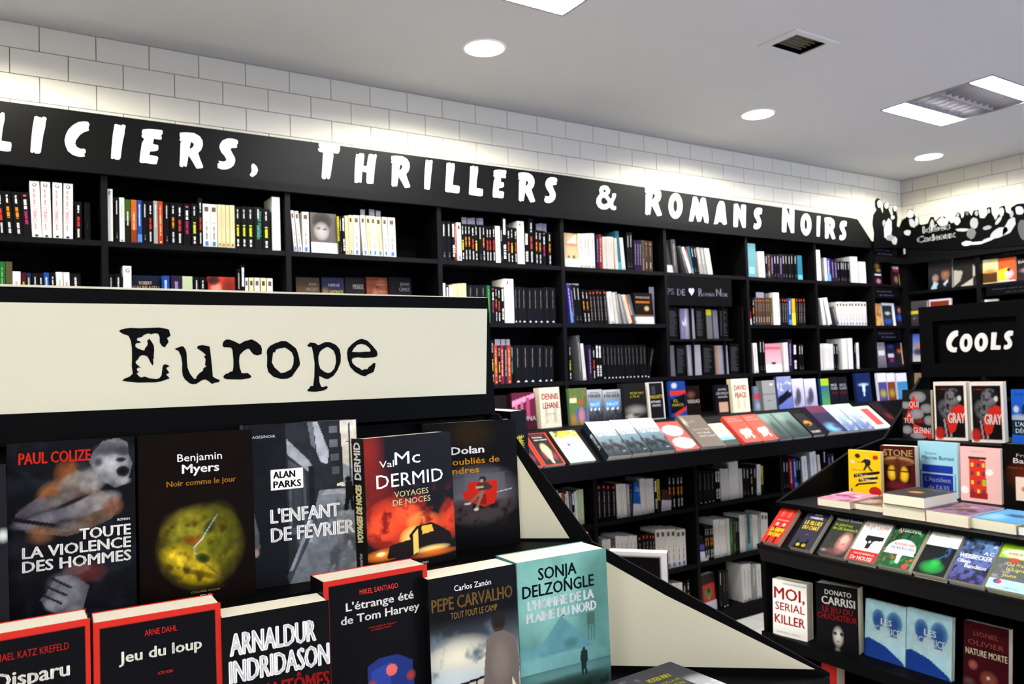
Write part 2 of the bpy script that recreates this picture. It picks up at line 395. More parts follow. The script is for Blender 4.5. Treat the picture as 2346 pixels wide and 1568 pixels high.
# ================================================================== SIGN LETTERS
def px_of(pts, ox, oy, s): return [(ox+x/s, oy+y/s) for x, y in pts]
S7 = 7.331
GL = {}
def glyph(ch, ox, oy, outer, *holes):
    P = [[onY(q, 3.18) for q in px_of(r, ox, oy, S7)] for r in (outer,)+holes]
    xs = [v.x for v in P[0]]; zs = [v.z for v in P[0]]; a, b_, c, d = min(xs), max(xs), min(zs), max(zs)
    GL[ch] = [[((v.x-a)/(b_-a), (v.z-c)/(d-c)) for v in r] for r in P]
glyph('I', 0, 240, [(580,205),(615,200),(655,218),(680,215),(697,240),(720,210),(765,215),(785,240),(765,300),(762,370),(725,520),(705,650),(685,800),(660,825),(590,822),(565,792),(545,815),(510,800),(520,640),(545,400)])
glyph('C', 0, 240, [(1480,278),(1505,320),(1488,370),(1495,425),(1420,445),(1340,500),(1275,590),(1260,650),(1290,710),(1350,742),(1415,740),(1440,765),(1440,805),(1412,825),(1428,862),(1400,875),(1330,875),(1230,845),(1140,775),(1100,680),(1085,590),(1110,490),(1150,410),(1230,330),(1320,280),(1420,270)])
glyph('E', 300, 280, [(195,125),(300,115),(520,135),(535,160),(525,205),(500,225),(520,262),(505,292),(380,275),(375,310),(365,370),(450,385),(460,410),(455,465),(400,485),(320,488),(300,550),(440,575),(458,600),(440,660),(435,695),(400,703),(300,692),(270,683),(165,680),(142,660),(150,560),(185,340),(220,290),(210,265),(180,245),(178,215),(195,200),(180,170)])
glyph('R', 300, 280, [(820,190),(930,185),(1060,200),(1150,250),(1195,320),(1200,400),(1170,470),(1118,518),(1150,610),(1205,740),(1195,762),(1130,768),(1105,772),(1085,750),(1040,670),(960,548),(935,700),(920,742),(900,735),(882,710),(865,745),(835,740),(812,715),(820,600),(830,350),(865,335),(825,320),(812,290),(830,275),(815,240)],
      [(1000,335),(1050,360),(1055,395),(1020,440),(985,452),(975,440)])
glyph('S', 300, 280, [(1775,295),(1795,320),(1790,365),(1765,380),(1783,410),(1765,432),(1690,432),(1665,455),(1700,530),(1740,600),(1748,660),(1725,730),(1670,780),(1600,803),(1520,803),(1460,780),(1455,710),(1490,695),(1470,660),(1545,675),(1590,665),(1605,630),(1580,580),(1520,510),(1488,430),(1495,370),(1540,305),(1620,272),(1700,275)])
glyph(',', 300, 280, [(2020,745),(2035,705),(2060,702),(2110,750),(2130,810),(2100,880),(2045,920),(2015,912),(1995,885),(2025,840),(2030,795)])
glyph('T', 700, 310, [(230,140),(330,145),(560,175),(578,200),(575,270),(550,320),(450,315),(470,350),(450,480),(415,700),(395,745),(370,735),(350,700),(335,740),(300,742),(275,715),(285,560),(300,300),(240,292),(215,265),(218,235),(262,225),(225,200)])
glyph('H', 700, 310, [(850,310),(885,330),(905,298),(975,310),(980,360),(960,515),(1030,520),(1050,360),(1070,315),(1120,318),(1150,335),(1175,315),(1193,335),(1175,430),(1155,580),(1135,810),(1100,815),(1040,812),(1022,790),(1028,625),(965,610),(945,590),(930,795),(890,785),(850,800),(820,790),(822,600),(835,400)])
glyph('L', 1000, 350, [(165,185),(220,175),(245,205),(262,185),(290,195),(292,270),(270,400),(260,540),(370,560),(378,590),(370,665),(330,672),(230,655),(170,650),(140,635),(148,500),(158,350)])
glyph('&', 1340, 400, [(250,320),(235,260),(260,205),(320,187),(380,205),(415,260),(408,315),(375,345),(430,420),(455,370),(455,325),(480,318),(515,325),(510,380),(470,460),(465,490),(480,530),(515,525),(515,580),(480,590),(440,575),(410,545),(350,578),(280,575),(220,540),(188,470),(195,400),(225,355)],
      [(300,270),(320,250),(345,265),(350,290),(330,305),(305,295)], [(265,430),(280,395),(310,380),(340,400),(385,460),(350,490),(300,495),(270,470)])
el = lambda cx, cy, a, b_, n=28: [(cx+a*math.cos(6.2832*i/n), cy+b_*math.sin(6.2832*i/n)) for i in range(n)]
glyph('O', 1340, 400, el(1518, 530, 118, 213), el(1515, 530, 36, 100))
glyph('M', 1340, 400, [(1810,395),(1860,395),(1880,430),(1910,530),(1935,430),(1960,408),(2005,420),(2020,490),(2060,740),(2050,800),(1995,785),(1965,640),(1930,770),(1880,775),(1840,640),(1800,770),(1740,765),(1760,650)])
glyph('A', 1640, 440, [(55,158),(110,162),(132,205),(165,530),(120,545),(88,500),(40,488),(15,528),(-40,530),(-30,500),(20,230)], [(70,370),(85,400),(60,400)])
glyph('N', 1640, 440, [(305,215),(360,212),(400,300),(430,370),(425,240),(450,225),(500,235),(505,260),(495,590),(450,590),(410,480),(372,380),(365,500),(360,575),(310,580),(290,560),(295,380)])
def flat_letter(rings, mt, parent, to3, off, name='letter', depth=0.002):
    fl_ = [p for r in rings for p in r]; tr = tessellate_polygon([[Vector((p[0], p[1], 0)) for p in r] for r in rings])
    V = [Vector(to3(p))+Vector(off) for p in fl_]; n = len(V); V += [Vector(to3(p)) for p in fl_]; F = [list(t_) for t_ in tr]; k = 0
    for r in rings:
        F += [[k+i, k+(i+1) % len(r), n+k+(i+1) % len(r), n+k+i] for i in range(len(r))]; k += len(r)
    return obj(name, mesh(name, V, F, mt), parent)
# the long sign board
SY = 3.185
sg = thing('wall_sign', 'long black sign with ragged white letters LICIERS, THRILLERS & ROMANS NOIRS above the shelves', 'sign')
zt, zb = Z0+.972, Z0+.782
B().prism([(-0.6, SY, zb-.012), (5.03, SY, zb-.03), (5.035, SY, zb), (4.865, SY, zt-.03), (4.80, SY, zt-.026), (2.4, SY, zt+.003), (-0.6, SY, zt)], (0, .022, 0)).o('sign_board', 'sign', sg)
B().box(-0.6, 5.03, SY-.003, SY+.02, zb-.03, zb+.004).o('lower_trim', 'edge', sg)
SIGN = [('L',-22,26,257,346),('I',69.6,107,267,352.5),('C',148,205,277,359),('I',254,288,285,366.5),('E',319.4,373,295.7,376),('R',410.8,464.4,305,385.4),('S',498,545.4,317,389.7),(',',572,590.6,375.7,405.6),
        ('T',729.3,779,329,412),('H',811.7,863,350.7,421.5),('R',896,938,358.5,429.7),('I',971,991,366.8,434.7),('L',1019,1051.6,373.8,441.8),('L',1073.6,1105,381,448.6),('E',1128,1160,389,454),('R',1187.6,1224,396.7,463),('S',1246.6,1276.5,406,466),
        ('&',1365.5,1411,425.5,481),('R',1477,1514.5,426,494.6),('O',1531,1563,443,501.6),('M',1577,1622,452,509.5),('A',1634,1663,461,515),('N',1679,1709,468,522),('S',1725.5,1746,476,526),
        ('N',1790,1820,477,534),('O',1834,1858,489.5,540),('I',1870,1880,495,542.5),('R',1889,1912,499,548),('S',1922,1940,506,551)]
for ch, xa, xb, ya, yb in SIGN:
    cy = (ya+yb)/2; a = onY((xa, cy), SY).x; c = onY((xb, cy), SY).x; cx = (xa+xb)/2; top = onY((cx, ya), SY).z; bot = onY((cx, yb), SY).z
    flat_letter(GL[ch], 'white', sg, lambda p, a=a, c=c, top=top, bot=bot: (a+(c-a)*p[0], SY-.0005, bot+(top-bot)*p[1]), (0, -.002, 0))
# ================================================================== NEAR STAND (EUROPE)
HP = Vector((.76, 1.25, Z0-.084)); T1, T2 = Z0-.318, Z0-.553
PA = math.radians(-40); PD = Vector((math.cos(PA), math.sin(PA), 0)); PN = Vector((math.sin(PA), -math.cos(PA), 0))   # PN faces the camera side
C1 = HP+PD*.167; C2 = HP+PD*.577
es = thing('display_stand', 'large stepped black display stand in the foreground, crowned by the Europe sign', 'display stand', (0, 0, 0))
XL = -.75; TB = Z0-.090
def slab(name, x1, y0, z, th, mt='card', y1=2.1): return B().box(XL, x1, y0, y1, z-th, z).o(name, mt, es)
slab('tier_shelf', C1.x, C1.y, T1, .02); slab('tier_shelf', C2.x, C2.y, T2, .02)
B().box(XL, C1.x-.004, C1.y+.003, 2.1, T2, T1-.02).o('tier_riser', 'card', es)
B().box(XL, C2.x-.006, C2.y+.004, 2.1, 0, T2-.02).o('base', 'card', es)
B().box(XL, HP.x-.012, HP.y+.012, 2.0, T1, TB).o('back_riser', 'card', es)
b = B()
for k in range(14): z = TB-.012-k*.016; b.box(XL, HP.x-.02, HP.y+.006, HP.y+.0125, z-.011, z)
o = b.o('ribbed_panel', 'card', es)
def wing(o_, w_, zt_, zb_, cuts):
    # partition board in the vertical plane of the mitre: black edge, cream card inside
    P = lambda s, z, d=0: HP+PD*s+PN*d+Vector((0, 0, z-HP.z))
    b = B(); b.prism([P(s, z, -.003) for s, z in o_], PN*.006); b.o('partition', 'ink', es)
    b = B(); b.prism([P(s, z, .0031) for s, z in cuts], PN*.0006); b.o('partition_lining', 'cream', es)
wing([(-.02, Z0-.086), (.006, Z0-.084), (.172, Z0-.318), (-.02, Z0-.318)], 0, 0, 0, [(-.02, Z0-.094), (.0, Z0-.110), (.036, Z0-.156), (.131, Z0-.3135), (-.02, Z0-.3135)])
wing([(.10, Z0-.318), (.169, Z0-.318), (.30, Z0-.392), (.577, Z0-.548), (.577, Z0-.553), (.10, Z0-.553)], 0, 0, 0,
     [(.10, Z0-.324), (.160, Z0-.335), (.30, Z0-.4155), (.552, Z0-.5415), (.10, Z0-.5415)])
# crown: leaning header box with the cream sign
hs = thing('header_sign', 'cream sign in a black frame reading Europe in ragged typewriter letters', 'sign', (0, 0, 0))
HY = 1.245
def HX(x, y): return onY((x, y), HY)
tr_, br_ = HX(1118, 683), HX(1135, 948)
b = B(); hw = [(XL, HY, Z0+.1225), (tr_.x, HY, tr_.z), (br_.x, HY, br_.z), (XL, HY, TB+.005)]
b.prism(hw, (0, .55, 0)); b.o('frame', 'ink', hs)
b = B(); q1, q2, q3, q4 = HX(0, 693), HX(1115.5, 708), HX(1113, 903), HX(0, 950); sl = (q2.z-q1.z)/(q2.x-q1.x); sl2 = (q3.z-q4.z)/(q3.x-q4.x)
b.prism([(XL+.02, HY-.001, q1.z+sl*(XL-q1.x)), (q2.x, HY-.001, q2.z), (q3.x, HY-.001, q3.z), (XL+.02, HY-.001, q4.z+sl2*(XL-q4.x))], (0, .0008, 0)); b.o('sign_card', 'cream', hs)
b = B().box(XL, tr_.x-.002, HY, HY+.55, tr_.z-.002, tr_.z+.001); b.o('paper_edge', 'cream', hs)
EU = [
 ((260,720), [[(90,290),(120,262),(200,243),(290,232),(440,240),(600,233),(760,225),(900,250),(930,265),(940,310),(957,362),(925,385),(893,405),(920,450),(918,480),(885,520),(862,560),(815,540),(775,480),(773,380),(750,335),(710,320),(665,328),(625,342),(590,322),(555,333),(500,355),(475,385),(400,402),(388,425),(400,445),(458,468),(440,485),(385,488),(362,515),(370,555),(420,585),(515,615),(525,580),(565,530),(575,490),(560,455),(600,415),(640,470),(675,530),(682,610),(672,700),(678,735),(662,760),(670,830),(655,865),(620,815),(590,750),(570,715),(520,692),(470,692),(430,715),(415,750),(368,800),(375,835),(415,865),(460,905),(415,895),(385,925),(400,960),(428,972),(385,995),(420,1040),(465,1068),(520,1048),(600,1078),(720,1093),(770,1075),(805,1030),(825,870),(850,845),(890,848),(942,875),(880,908),(935,985),(880,1015),(942,1078),(880,1100),(800,1130),(700,1145),(400,1152),(320,1140),(220,1133),(145,1120),(180,1085),(270,1050),(320,1005),(318,960),(305,880),(310,720),(308,580),(290,450),(255,370),(220,350),(165,338)]]),
 ((260,720), [[(1022,585),(1140,540),(1170,545),(1205,590),(1225,660),(1230,800),(1240,900),(1280,1000),(1350,1090),(1385,1085),(1395,1045),(1450,985),(1500,955),(1505,915),(1555,880),(1535,850),(1545,760),(1518,712),(1550,690),(1500,640),(1400,572),(1415,535),(1490,520),(1610,545),(1625,650),(1650,880),(1665,1050),(1720,1085),(1780,1105),(1770,1140),(1690,1155),(1650,1175),(1600,1130),(1545,1098),(1490,1105),(1390,1170),(1330,1177),(1280,1165),(1200,1100),(1160,1030),(1150,950),(1153,820),(1130,700),(1090,620)]]),
 ((260,720), [[(1828,530),(1840,470),(1880,430),(1940,428),(2010,450),(2115,505),(2200,455),(2319,425),(2399,467),(2469,527),(2489,587),(2484,672),(2414,695),(2349,677),(2304,627),(2284,587),(2239,584),(2180,620),(2115,690),(2105,790),(2115,900),(2150,995),(2250,990),(2300,1030),(2312,1060),(2280,1075),(2140,1100),(1900,1095),(1850,1075),(1842,1045),(1890,1000),(1920,1000),(1955,970),(1995,965),(2010,900),(2012,780),(1995,600),(1970,562),(1850,558)]]),
 ((560,740), [[(370,490),(385,440),(430,385),(500,350),(620,305),(700,310),(760,350),(860,430),(890,500),(915,600),(930,690),(920,720),(850,820),(790,905),(720,935),(620,945),(490,910),(400,830),(375,740),(380,570)], [(478,490),(512,500),(520,455),(560,435),(680,415),(740,455),(795,500),(825,580),(820,690),(780,780),(680,833),(605,845),(500,750),(455,665)]]),
 ((560,740), [[(1048,385),(1100,330),(1180,340),(1235,378),(1350,325),(1430,325),(1530,370),(1590,440),(1613,540),(1610,660),(1560,790),(1490,890),(1400,945),(1360,942),(1250,890),(1255,1000),(1285,1075),(1320,1080),(1375,1060),(1395,1085),(1385,1105),(1320,1138),(1180,1160),(1058,1150),(1055,1125),(1090,1095),(1105,1062),(1150,1060),(1170,900),(1175,680),(1150,500),(1125,400),(1090,410)], [(1260,490),(1300,450),(1380,405),(1430,420),(1495,470),(1525,550),(1535,660),(1505,775),(1450,830),(1400,845),(1340,825),(1270,770),(1240,680),(1235,570)]]),
 ((560,740), [[(1718,510),(1735,430),(1800,360),(1890,292),(1965,268),(2060,300),(2140,380),(2215,470),(2232,530),(2210,570),(2160,580),(2000,590),(1900,578),(1820,590),(1795,625),(1810,680),(1870,735),(1930,765),(1970,800),(2010,780),(2060,780),(2085,740),(2130,710),(2165,672),(2195,680),(2190,740),(2165,825),(2110,850),(2060,870),(2025,898),(1960,885),(1850,825),(1770,740),(1730,620)], [(1800,488),(1830,430),(1890,370),(1960,353),(2030,370),(2100,430),(2115,470),(2105,485),(2030,485),(1930,495)]])]
for (ox, oy), rings in EU:
    R3 = [[(lambda v: (v.x, v.z))(HX(*q)) for q in px_of(r, ox, oy, S7)] for r in rings]
    flat_letter(R3, 'ink', hs, lambda p: (p[0], HY-.0011, p[1]), (0, -.0006, 0))
# ------------------------------------------------------------------ books on the near stand
HR = (120, 184)
def near(label, TL, TR, yt, floor, t, cov, ops, texts=(), lean=10, yawmax=5, rot=None, **kw):
    mid = ((TL[0]+TR[0])/2, (TL[1]+TR[1])/2); zt_ = onY(mid, yt).z; la = math.radians(lean)
    a, c = onZ(TL, zt_), onZ(TR, zt_); yaw = math.atan2(c.y-a.y, c.x-a.x) if rot is None else math.radians(rot)
    yaw = max(-math.radians(yawmax), min(math.radians(yawmax), yaw)) if rot is None else yaw
    # left and right corners on the line through the middle point
    M0 = onZ(mid, zt_); d = Vector((math.cos(yaw), math.sin(yaw), 0)); n = Vector((-d.y, d.x, 0))
    def hit(p): r = ray(p); k = ((M0-EYE).dot(n))/r.dot(n); return EYE+r*k
    s0 = (hit(TL)-M0).dot(d); s1 = (hit(TR)-M0).dot(d); w_ = s1-s0; h = (zt_-floor)/math.cos(la)
    o_ = M0+d*s0-n*(h*math.sin(la)); o_.z = floor+.0005
    r = faceout(label, o_, yaw, la, w_, h, t, cov, ops, texts, res=HR, **kw); return r
K = '#0c0b0d'
row1, row2 = 1.195, 1.07
near('black paperback La Violence des Hommes with grey screaming figure and red author name', (15,1018), (308,1003), row1, T1, 0.045, K,
  [('f','#0c0d12'),('c','#191c24',5,.5,3),('p','#5f4a3e',[(.06,.62),(.22,.70),(.38,.80),(.50,.88),(.55,.80),(.62,.76),(.84,.66),(.86,.60),(.80,.55),(.60,.50),(.45,.48),(.30,.50),(.14,.52)]),('p','#3c3a40',[(.02,.60),(.25,.66),(.5,.66),(.6,.60),(.4,.53),(.1,.54)]),
   ('b',.45,.83,.12,.07,'#8a4822',.9,.6,60),('b',.33,.74,.14,.05,'#94582e',.85,.7,30),('b',.55,.79,.2,.05,'#8f8880',.95,.6,20),('b',.66,.76,.12,.06,'#aaa59f',.9,.6,30),('b',.40,.685,.22,.035,'#77706c',.9,.7,22),('b',.20,.655,.16,.035,'#66606a',.9,.7,25),('b',.70,.655,.20,.055,'#b5aea8',.95,.6,10),('b',.55,.62,.2,.05,'#8b8688',.9,.6,10),('b',.82,.62,.09,.06,'#80523a',.85,.6),('b',.3,.585,.22,.04,'#77727a',.9,.6,14),('b',.12,.56,.12,.03,'#6d6870',.9),
   ('l',.0,.605,.46,.525,.016,'#121318'),('b',.50,.665,.14,.012,'#15161c',.95,.4,20),('b',.25,.50,.13,.06,'#8a5a3a',.85),('b',.47,.53,.14,.035,'#7a7470',.8),('b',.58,.85,.06,.03,'#2a2b31',.9),
   ('p','#6d6e72',[(.66,.93),(.74,.985),(.86,1.0),(.94,.97),(.95,.90),(.98,.85),(.96,.80),(.93,.74),(.84,.72),(.74,.76),(.66,.82),(.63,.88)]),('b',.80,.85,.15,.10,'#c3c3c3',.95,.8),('b',.78,.94,.13,.04,'#4a4c52',.9,.6),('b',.90,.925,.07,.03,'#3a3b41',.9,.6),('b',.885,.875,.045,.014,'#1a1b20',1,.4),('b',.90,.81,.055,.03,'#09090c',1,.25),('b',.90,.755,.07,.025,'#b8b6b8',.9,.6),('b',.75,.79,.06,.05,'#8a8a8c',.9),('b',.70,.87,.04,.03,'#3c3d43',.9),
   ('b',.62,.27,.16,.06,'#6e2c2a',.9,.7),('b',.52,.30,.12,.035,'#8a6064',.85,.6),('p','#5c5b62',[(.30,.20),(.36,.27),(.48,.27),(.62,.20),(.56,.06),(.44,.05),(.30,.10),(.24,.16)]),('b',.44,.20,.18,.09,'#8d8c92',.9,.8,-30),('b',.36,.13,.1,.05,'#a3a2a8',.8,.6),('l',.33,.265,.47,.205,.010,'#202027'),('l',.29,.225,.44,.165,.010,'#202027'),('l',.27,.18,.40,.125,.010,'#24242b'),('b',.5,.05,.08,.07,'#86858c',.8),('n',14,.30,5),('n',5,.15,8),('r',0,0,1,1,'#08080a',.22)],
  [('PAUL COLIZE',.09,.64,.885,.062,'#e0301e',.02),('ROMAN',.85,.95,.535,.013,'#e8e4e0'),('TOUTE',.55,.955,.455,.058,'#f4f1ea',.035),('LA VIOLENCE',.115,.955,.385,.058,'#f4f1ea',.035),('DES HOMMES',.115,.955,.312,.058,'#f4f1ea',.035),('HERVE CHOPIN',.42,.6,.03,.022,'#c9c6c4')], lean=3)
near('black paperback Noir comme le jour with olive green oval landscape on its cover', (315,1000), (577,986), row1-.004, T1, 0.045, '#0a0504',
  [('f','#0b0504'),('b',.52,.33,.40,.26,'#6c6a16',1,.6),('b',.42,.44,.28,.14,'#7e7c20',.8),('b',.68,.40,.2,.2,'#55570f',.8,.8),('b',.42,.24,.3,.10,'#b79a17',.95,.7,-28),('b',.5,.16,.2,.06,'#a3880f',.9,.8,-10),('b',.33,.3,.1,.04,'#d0b52a',.6),('c','#4a3a0b',8,.55,12,.2,.1,.8,.5),
   ('b',.60,.44,.07,.035,'#2b3018',.9,.6,50),('b',.44,.37,.09,.03,'#6d3a10',.95,.6,-25),('b',.50,.38,.04,.03,'#7a4412',.9),('l',.665,.505,.60,.445,.005,'#7c8c8a'),('l',.60,.445,.53,.375,.005,'#8ea1a0'),('l',.53,.375,.46,.33,.006,'#93a39c'),('l',.46,.33,.465,.285,.007,'#93a39c'),('l',.465,.285,.56,.22,.005,'#5d6b50'),('l',.56,.22,.70,.135,.004,'#3d4a34'),('b',.53,.26,.07,.03,'#15240f',.95,.5,-20),('p','#a88a18',[(.20,.30),(.34,.33),(.44,.27),(.52,.2),(.66,.15),(.74,.12),(.66,.08),(.5,.07),(.36,.14)]) if 0 else ('b',.38,.25,.16,.03,'#d8b82c',.7,.6,-30),('b',.52,.17,.18,.02,'#4a3a0c',.8,.6,-20),('n',16,.30,6),('n',6,.2,16)],
  [('Benjamin',.33,.72,.835,.045,'#e9e7e6'),('Myers',.37,.69,.765,.052,'#ffffff',.035),('Noir comme le jour',.235,.84,.693,.033,'#b07a1c',.02),('CADRE NOIR',.42,.68,.065,.010,'#8a7040'),('SEUIL',.5,.61,.03,.02,'#e6e4e2',.02)], lean=3)
near("black and white street photo paperback L'Enfant de Février with white author box", (556,975), (816,963), row1+.012, T1, 0.04, '#55575c',
  [('f','#222429'),('r',0,0,.36,1,'#15171b'),('r',.02,0,.05,1,'#1f2126'),('g','#2e3138','#1b1d21',0,1) if 0 else ('r',.36,.3,.6,1,'#26282d'),
   ('p','#8d9197',[(.365,.90),(.55,.76),(.60,.70),(.60,.66),(.52,.70),(.37,.80)]),('p','#42454c',[(.37,.77),(.52,.70),(.53,.30),(.37,.30)]),('r',.395,.34,.50,.68,'#2b2d33'),('r',.42,.40,.48,.62,'#34373d'),('r',.55,.25,.60,.72,'#18191d'),
   ('p','#c9c4b6',[(.80,1),(1,1),(1,.55),(.80,.58)]),('b',.95,.75,.2,.2,'#d8d0bc',.7),('p','#8a9299',[(.86,.72),(1,.66),(1,.56),(.86,.58)]),('r',.86,.60,1,.625,'#6d747b'),('p','#24262b',[(.62,1),(.84,1),(.86,.80),(.86,.60),(.72,.58),(.66,.74)]),
   ('r',.74,.92,.82,.965,'#5d6067'),('r',.74,.83,.82,.875,'#5d6067'),('r',.75,.74,.83,.785,'#55585f'),('r',.76,.655,.83,.70,'#4c4f56'),('p','#9a9da3',[(.60,1),(.64,1),(.74,.80),(.72,.72),(.66,.74),(.63,.80)]),('p','#5f636a',[(.55,1),(.60,1),(.62,.82),(.58,.85)]),
   ('p','#6a6e74',[(.64,.56),(1,.56),(1,0),(.36,0),(.56,.34)]),('p','#85898e',[(.70,.56),(1,.545),(1,.52),(.66,.53)]),('c','#474b51',7,.52,8,.45,0,1,.5),('c','#8d9196',9,.62,18,.45,0,1,.5),('p','#3a3d43',[(.34,.05),(.36,0),(.62,.36),(.60,.42)]),('p','#7f8389',[(.36,.08),(.39,.08),(.575,.37),(.555,.39)]),
   ('l',.93,.975,.93,.56,.006,'#3a3d42'),('l',.90,.86,.96,.85,.004,'#3a3d42'),('b',.905,.615,.028,.02,'#0c0c0e',1,.3),('p','#121214',[(.875,.60),(.94,.60),(.965,.52),(.945,.50),(.96,.41),(.93,.41),(.915,.48),(.895,.41),(.855,.42),(.88,.51)]),
   ('p','#4d4f54',[(.0,.56),(.06,.50),(.11,.34),(.12,.24),(.04,.23),(.0,.3)]),('b',.085,.215,.03,.03,'#a8887c',.95,.4),('n',12,.22,9),('r',.225,.585,.50,.715,'#f1f0ec')],
  [('RIVAGES/NOIR',.02,.27,.915,.016,'#e8e8e8',.02),('ALAN',.245,.43,.660,.042,'#0b0b0c',.05),('PARKS',.245,.48,.600,.042,'#0b0b0c',.05),("L'ENFANT",.215,.815,.385,.085,'#f4f3f0',.04),('DE FÉVRIER',.215,.945,.27,.085,'#f4f3f0',.04)], lean=2.5)
near('paperback Voyages de Noces with burning car and orange flames on its cover', (832,1006), (1032,990), row1-.025, T1, 0.042, '#0d0808',
  [('f','#0c0809'),('b',.04,.9,.2,.3,'#8c1c10',.9,.8),('b',.12,.6,.25,.25,'#7c180d',.8),('b',.30,.36,.38,.20,'#e8421a',1,.5),('b',.16,.34,.2,.12,'#f4552a',.8),('b',.45,.42,.16,.10,'#f55a2c',.9,.6),('b',.62,.34,.2,.08,'#f8a040',.9,.6),('b',.72,.30,.25,.10,'#e9521c',.9),('b',.95,.32,.16,.16,'#e2421c',.95,.5),('c','#7c150c',7,.52,4,0,.2,1,.6),('b',.18,.14,.24,.05,'#f3801e',1,.5),('b',.14,.15,.06,.02,'#fff2b0',1,.5),
   ('b',.5,.22,.16,.10,'#ffd86a',1,.5),('r',0,0,1,.07,'#0a0606'),('p','#160a06',[(.2,.11),(.24,.2),(.48,.22),(.49,.09)]),('p','#140a07',[(.46,.25),(.55,.31),(.72,.32),(.82,.28),(.94,.22),(.96,.17),(.8,.13),(.48,.11)]),('p','#ffb63f',[(.60,.30),(.72,.305),(.74,.25),(.61,.24)]),('p','#ffc35a',[(.50,.25),(.56,.29),(.56,.12),(.50,.10)]),('b',.72,.12,.22,.03,'#ffd680',1,.4),('b',.75,.085,.3,.03,'#f07018',.9,.6)],
  [('Val',.16,.32,.775,.05,'#f2f0ee'),('Mc',.33,.62,.785,.095,'#ffffff'),('DERMID',.12,.88,.625,.10,'#ffffff',.005),('VOYAGES',.31,.70,.545,.043,'#e6dfa8',.015),('DE NOCES',.29,.72,.485,.043,'#e6dfa8',.015),('Flammarion',.42,.66,.02,.02,'#d8d4d0')],
  spine='#120d0e', sptext=[('DERMID',.70,.97,.25,.72,'#f2f0ee'),('VOYAGES DE NOCES',.24,.66,.3,.7,'#e2d9a0'),('Flammarion',.02,.16,.35,.6,'#b9b4ac')], rot=7, lean=2)
near('dark paperback Les oubliés de Londres with reader in a red armchair', (967,971), (1181,963), row1+.03, T1, 0.035, '#0b0808',
  [('f','#0a0808'),('b',.5,.9,.3,.16,'#2a1c08',.8),('b',.55,.42,.5,.26,'#6a666c',.95,.7),('r',.30,.44,.8,.62,'#4c4a50',.5),('l',.05,.56,.9,.58,.004,'#353338'),('l',.05,.50,.9,.50,.004,'#353338'),('r',.42,.44,.85,.58,'#5a5a60',.6),('l',.72,.42,.92,.44,.006,'#a5a2a4'),('b',.5,.30,.5,.10,'#3a2e2c',.95,.6),('c','#1b1412',9,.5,7,.1,.15,.9,.38),
   ('p','#b32012',[(.45,.51),(.49,.525),(.60,.52),(.72,.525),(.77,.51),(.76,.40),(.73,.34),(.62,.32),(.53,.345),(.40,.40),(.39,.45),(.44,.455)]),('p','#7d150c',[(.54,.42),(.64,.42),(.64,.33),(.54,.35)]),('b',.61,.535,.04,.028,'#1f1512',1,.3),('b',.60,.525,.022,.016,'#b08a78',1,.3),('p','#3a2e29',[(.55,.51),(.66,.51),(.72,.47),(.68,.45),(.56,.45)]),('r',.53,.465,.62,.485,'#a8937e'),('l',.60,.44,.46,.36,.016,'#6f5c4e'),('l',.60,.43,.54,.32,.016,'#77624f'),('b',.44,.355,.04,.011,'#c8b8a8',1,.3),('b',.53,.305,.03,.013,'#d0c4b8',1,.3),('r',0,0,1,.12,'#060505')],
  [('Eva Dolan',.04,.635,.748,.058,'#f4f2f0',.05),('Les oubliés de',.10,.80,.665,.05,'#eda41c',.015),('Londres',.16,.575,.595,.05,'#eda41c',.015)], rot=-6, lean=1.5)
near('black book spine reading Agullo at the far left edge of the upper row', (-90,1075), (13,1062), row1-.02, T1, .03, '#16161a', [('f','#17171b'),('b',.9,.6,.2,.05,'#cfd3cc',.9)], [('Agullo',.5,.95,.06,.02,'#d8d8d8')])
# lower row
RB_ = '#bb2a20'
def actes(*more): return [('f',RB_),('r',.045,.028,.955,.972,'#0a090d')]+list(more)
near('red-bordered black paperback whose title ends in sparu, cut off at lower left', (-52,1463), (206,1417), row2, T2, 0.06, RB_, actes(),
  [('MICHAEL KATZ KREFELD',.04,.80,.885,.03,'#9c1a14',.01),('Disparu',.14,.80,.775,.062,'#ece8da',.03)], rot=0, lean=3)
near('red-bordered black paperback Jeu du loup in the front row', (213,1425), (505,1386), row2, T2, 0.06, RB_, actes(),
  [('ARNE DAHL',.385,.64,.902,.028,'#b3231b'),('Jeu du loup',.19,.835,.80,.05,'#f2efdc',.03),('ACTES NOIRS',.48,.60,.715,.014,'#b3231b')], rot=-3, lean=3)
near('black paperback Les Fantômes de Reykjavik with huge white author name', (508,1413), (753,1381), row2-.015, T2, 0.055, '#0b0a0c',
  [('f','#0b0b0d'),('b',.5,.1,.6,.2,'#2a2c33',.8)],
  [('ARNALDUR',.07,.86,.795,.115,'#f0efec',.04),('INDRIDASON',.06,.985,.655,.115,'#f0efec',.04),('LES FANTÔMES',.065,.98,.535,.085,'#a51a17',.025),('DE REYKJAVIK',.13,.95,.42,.085,'#a51a17',.025)], rot=-4, lean=2)
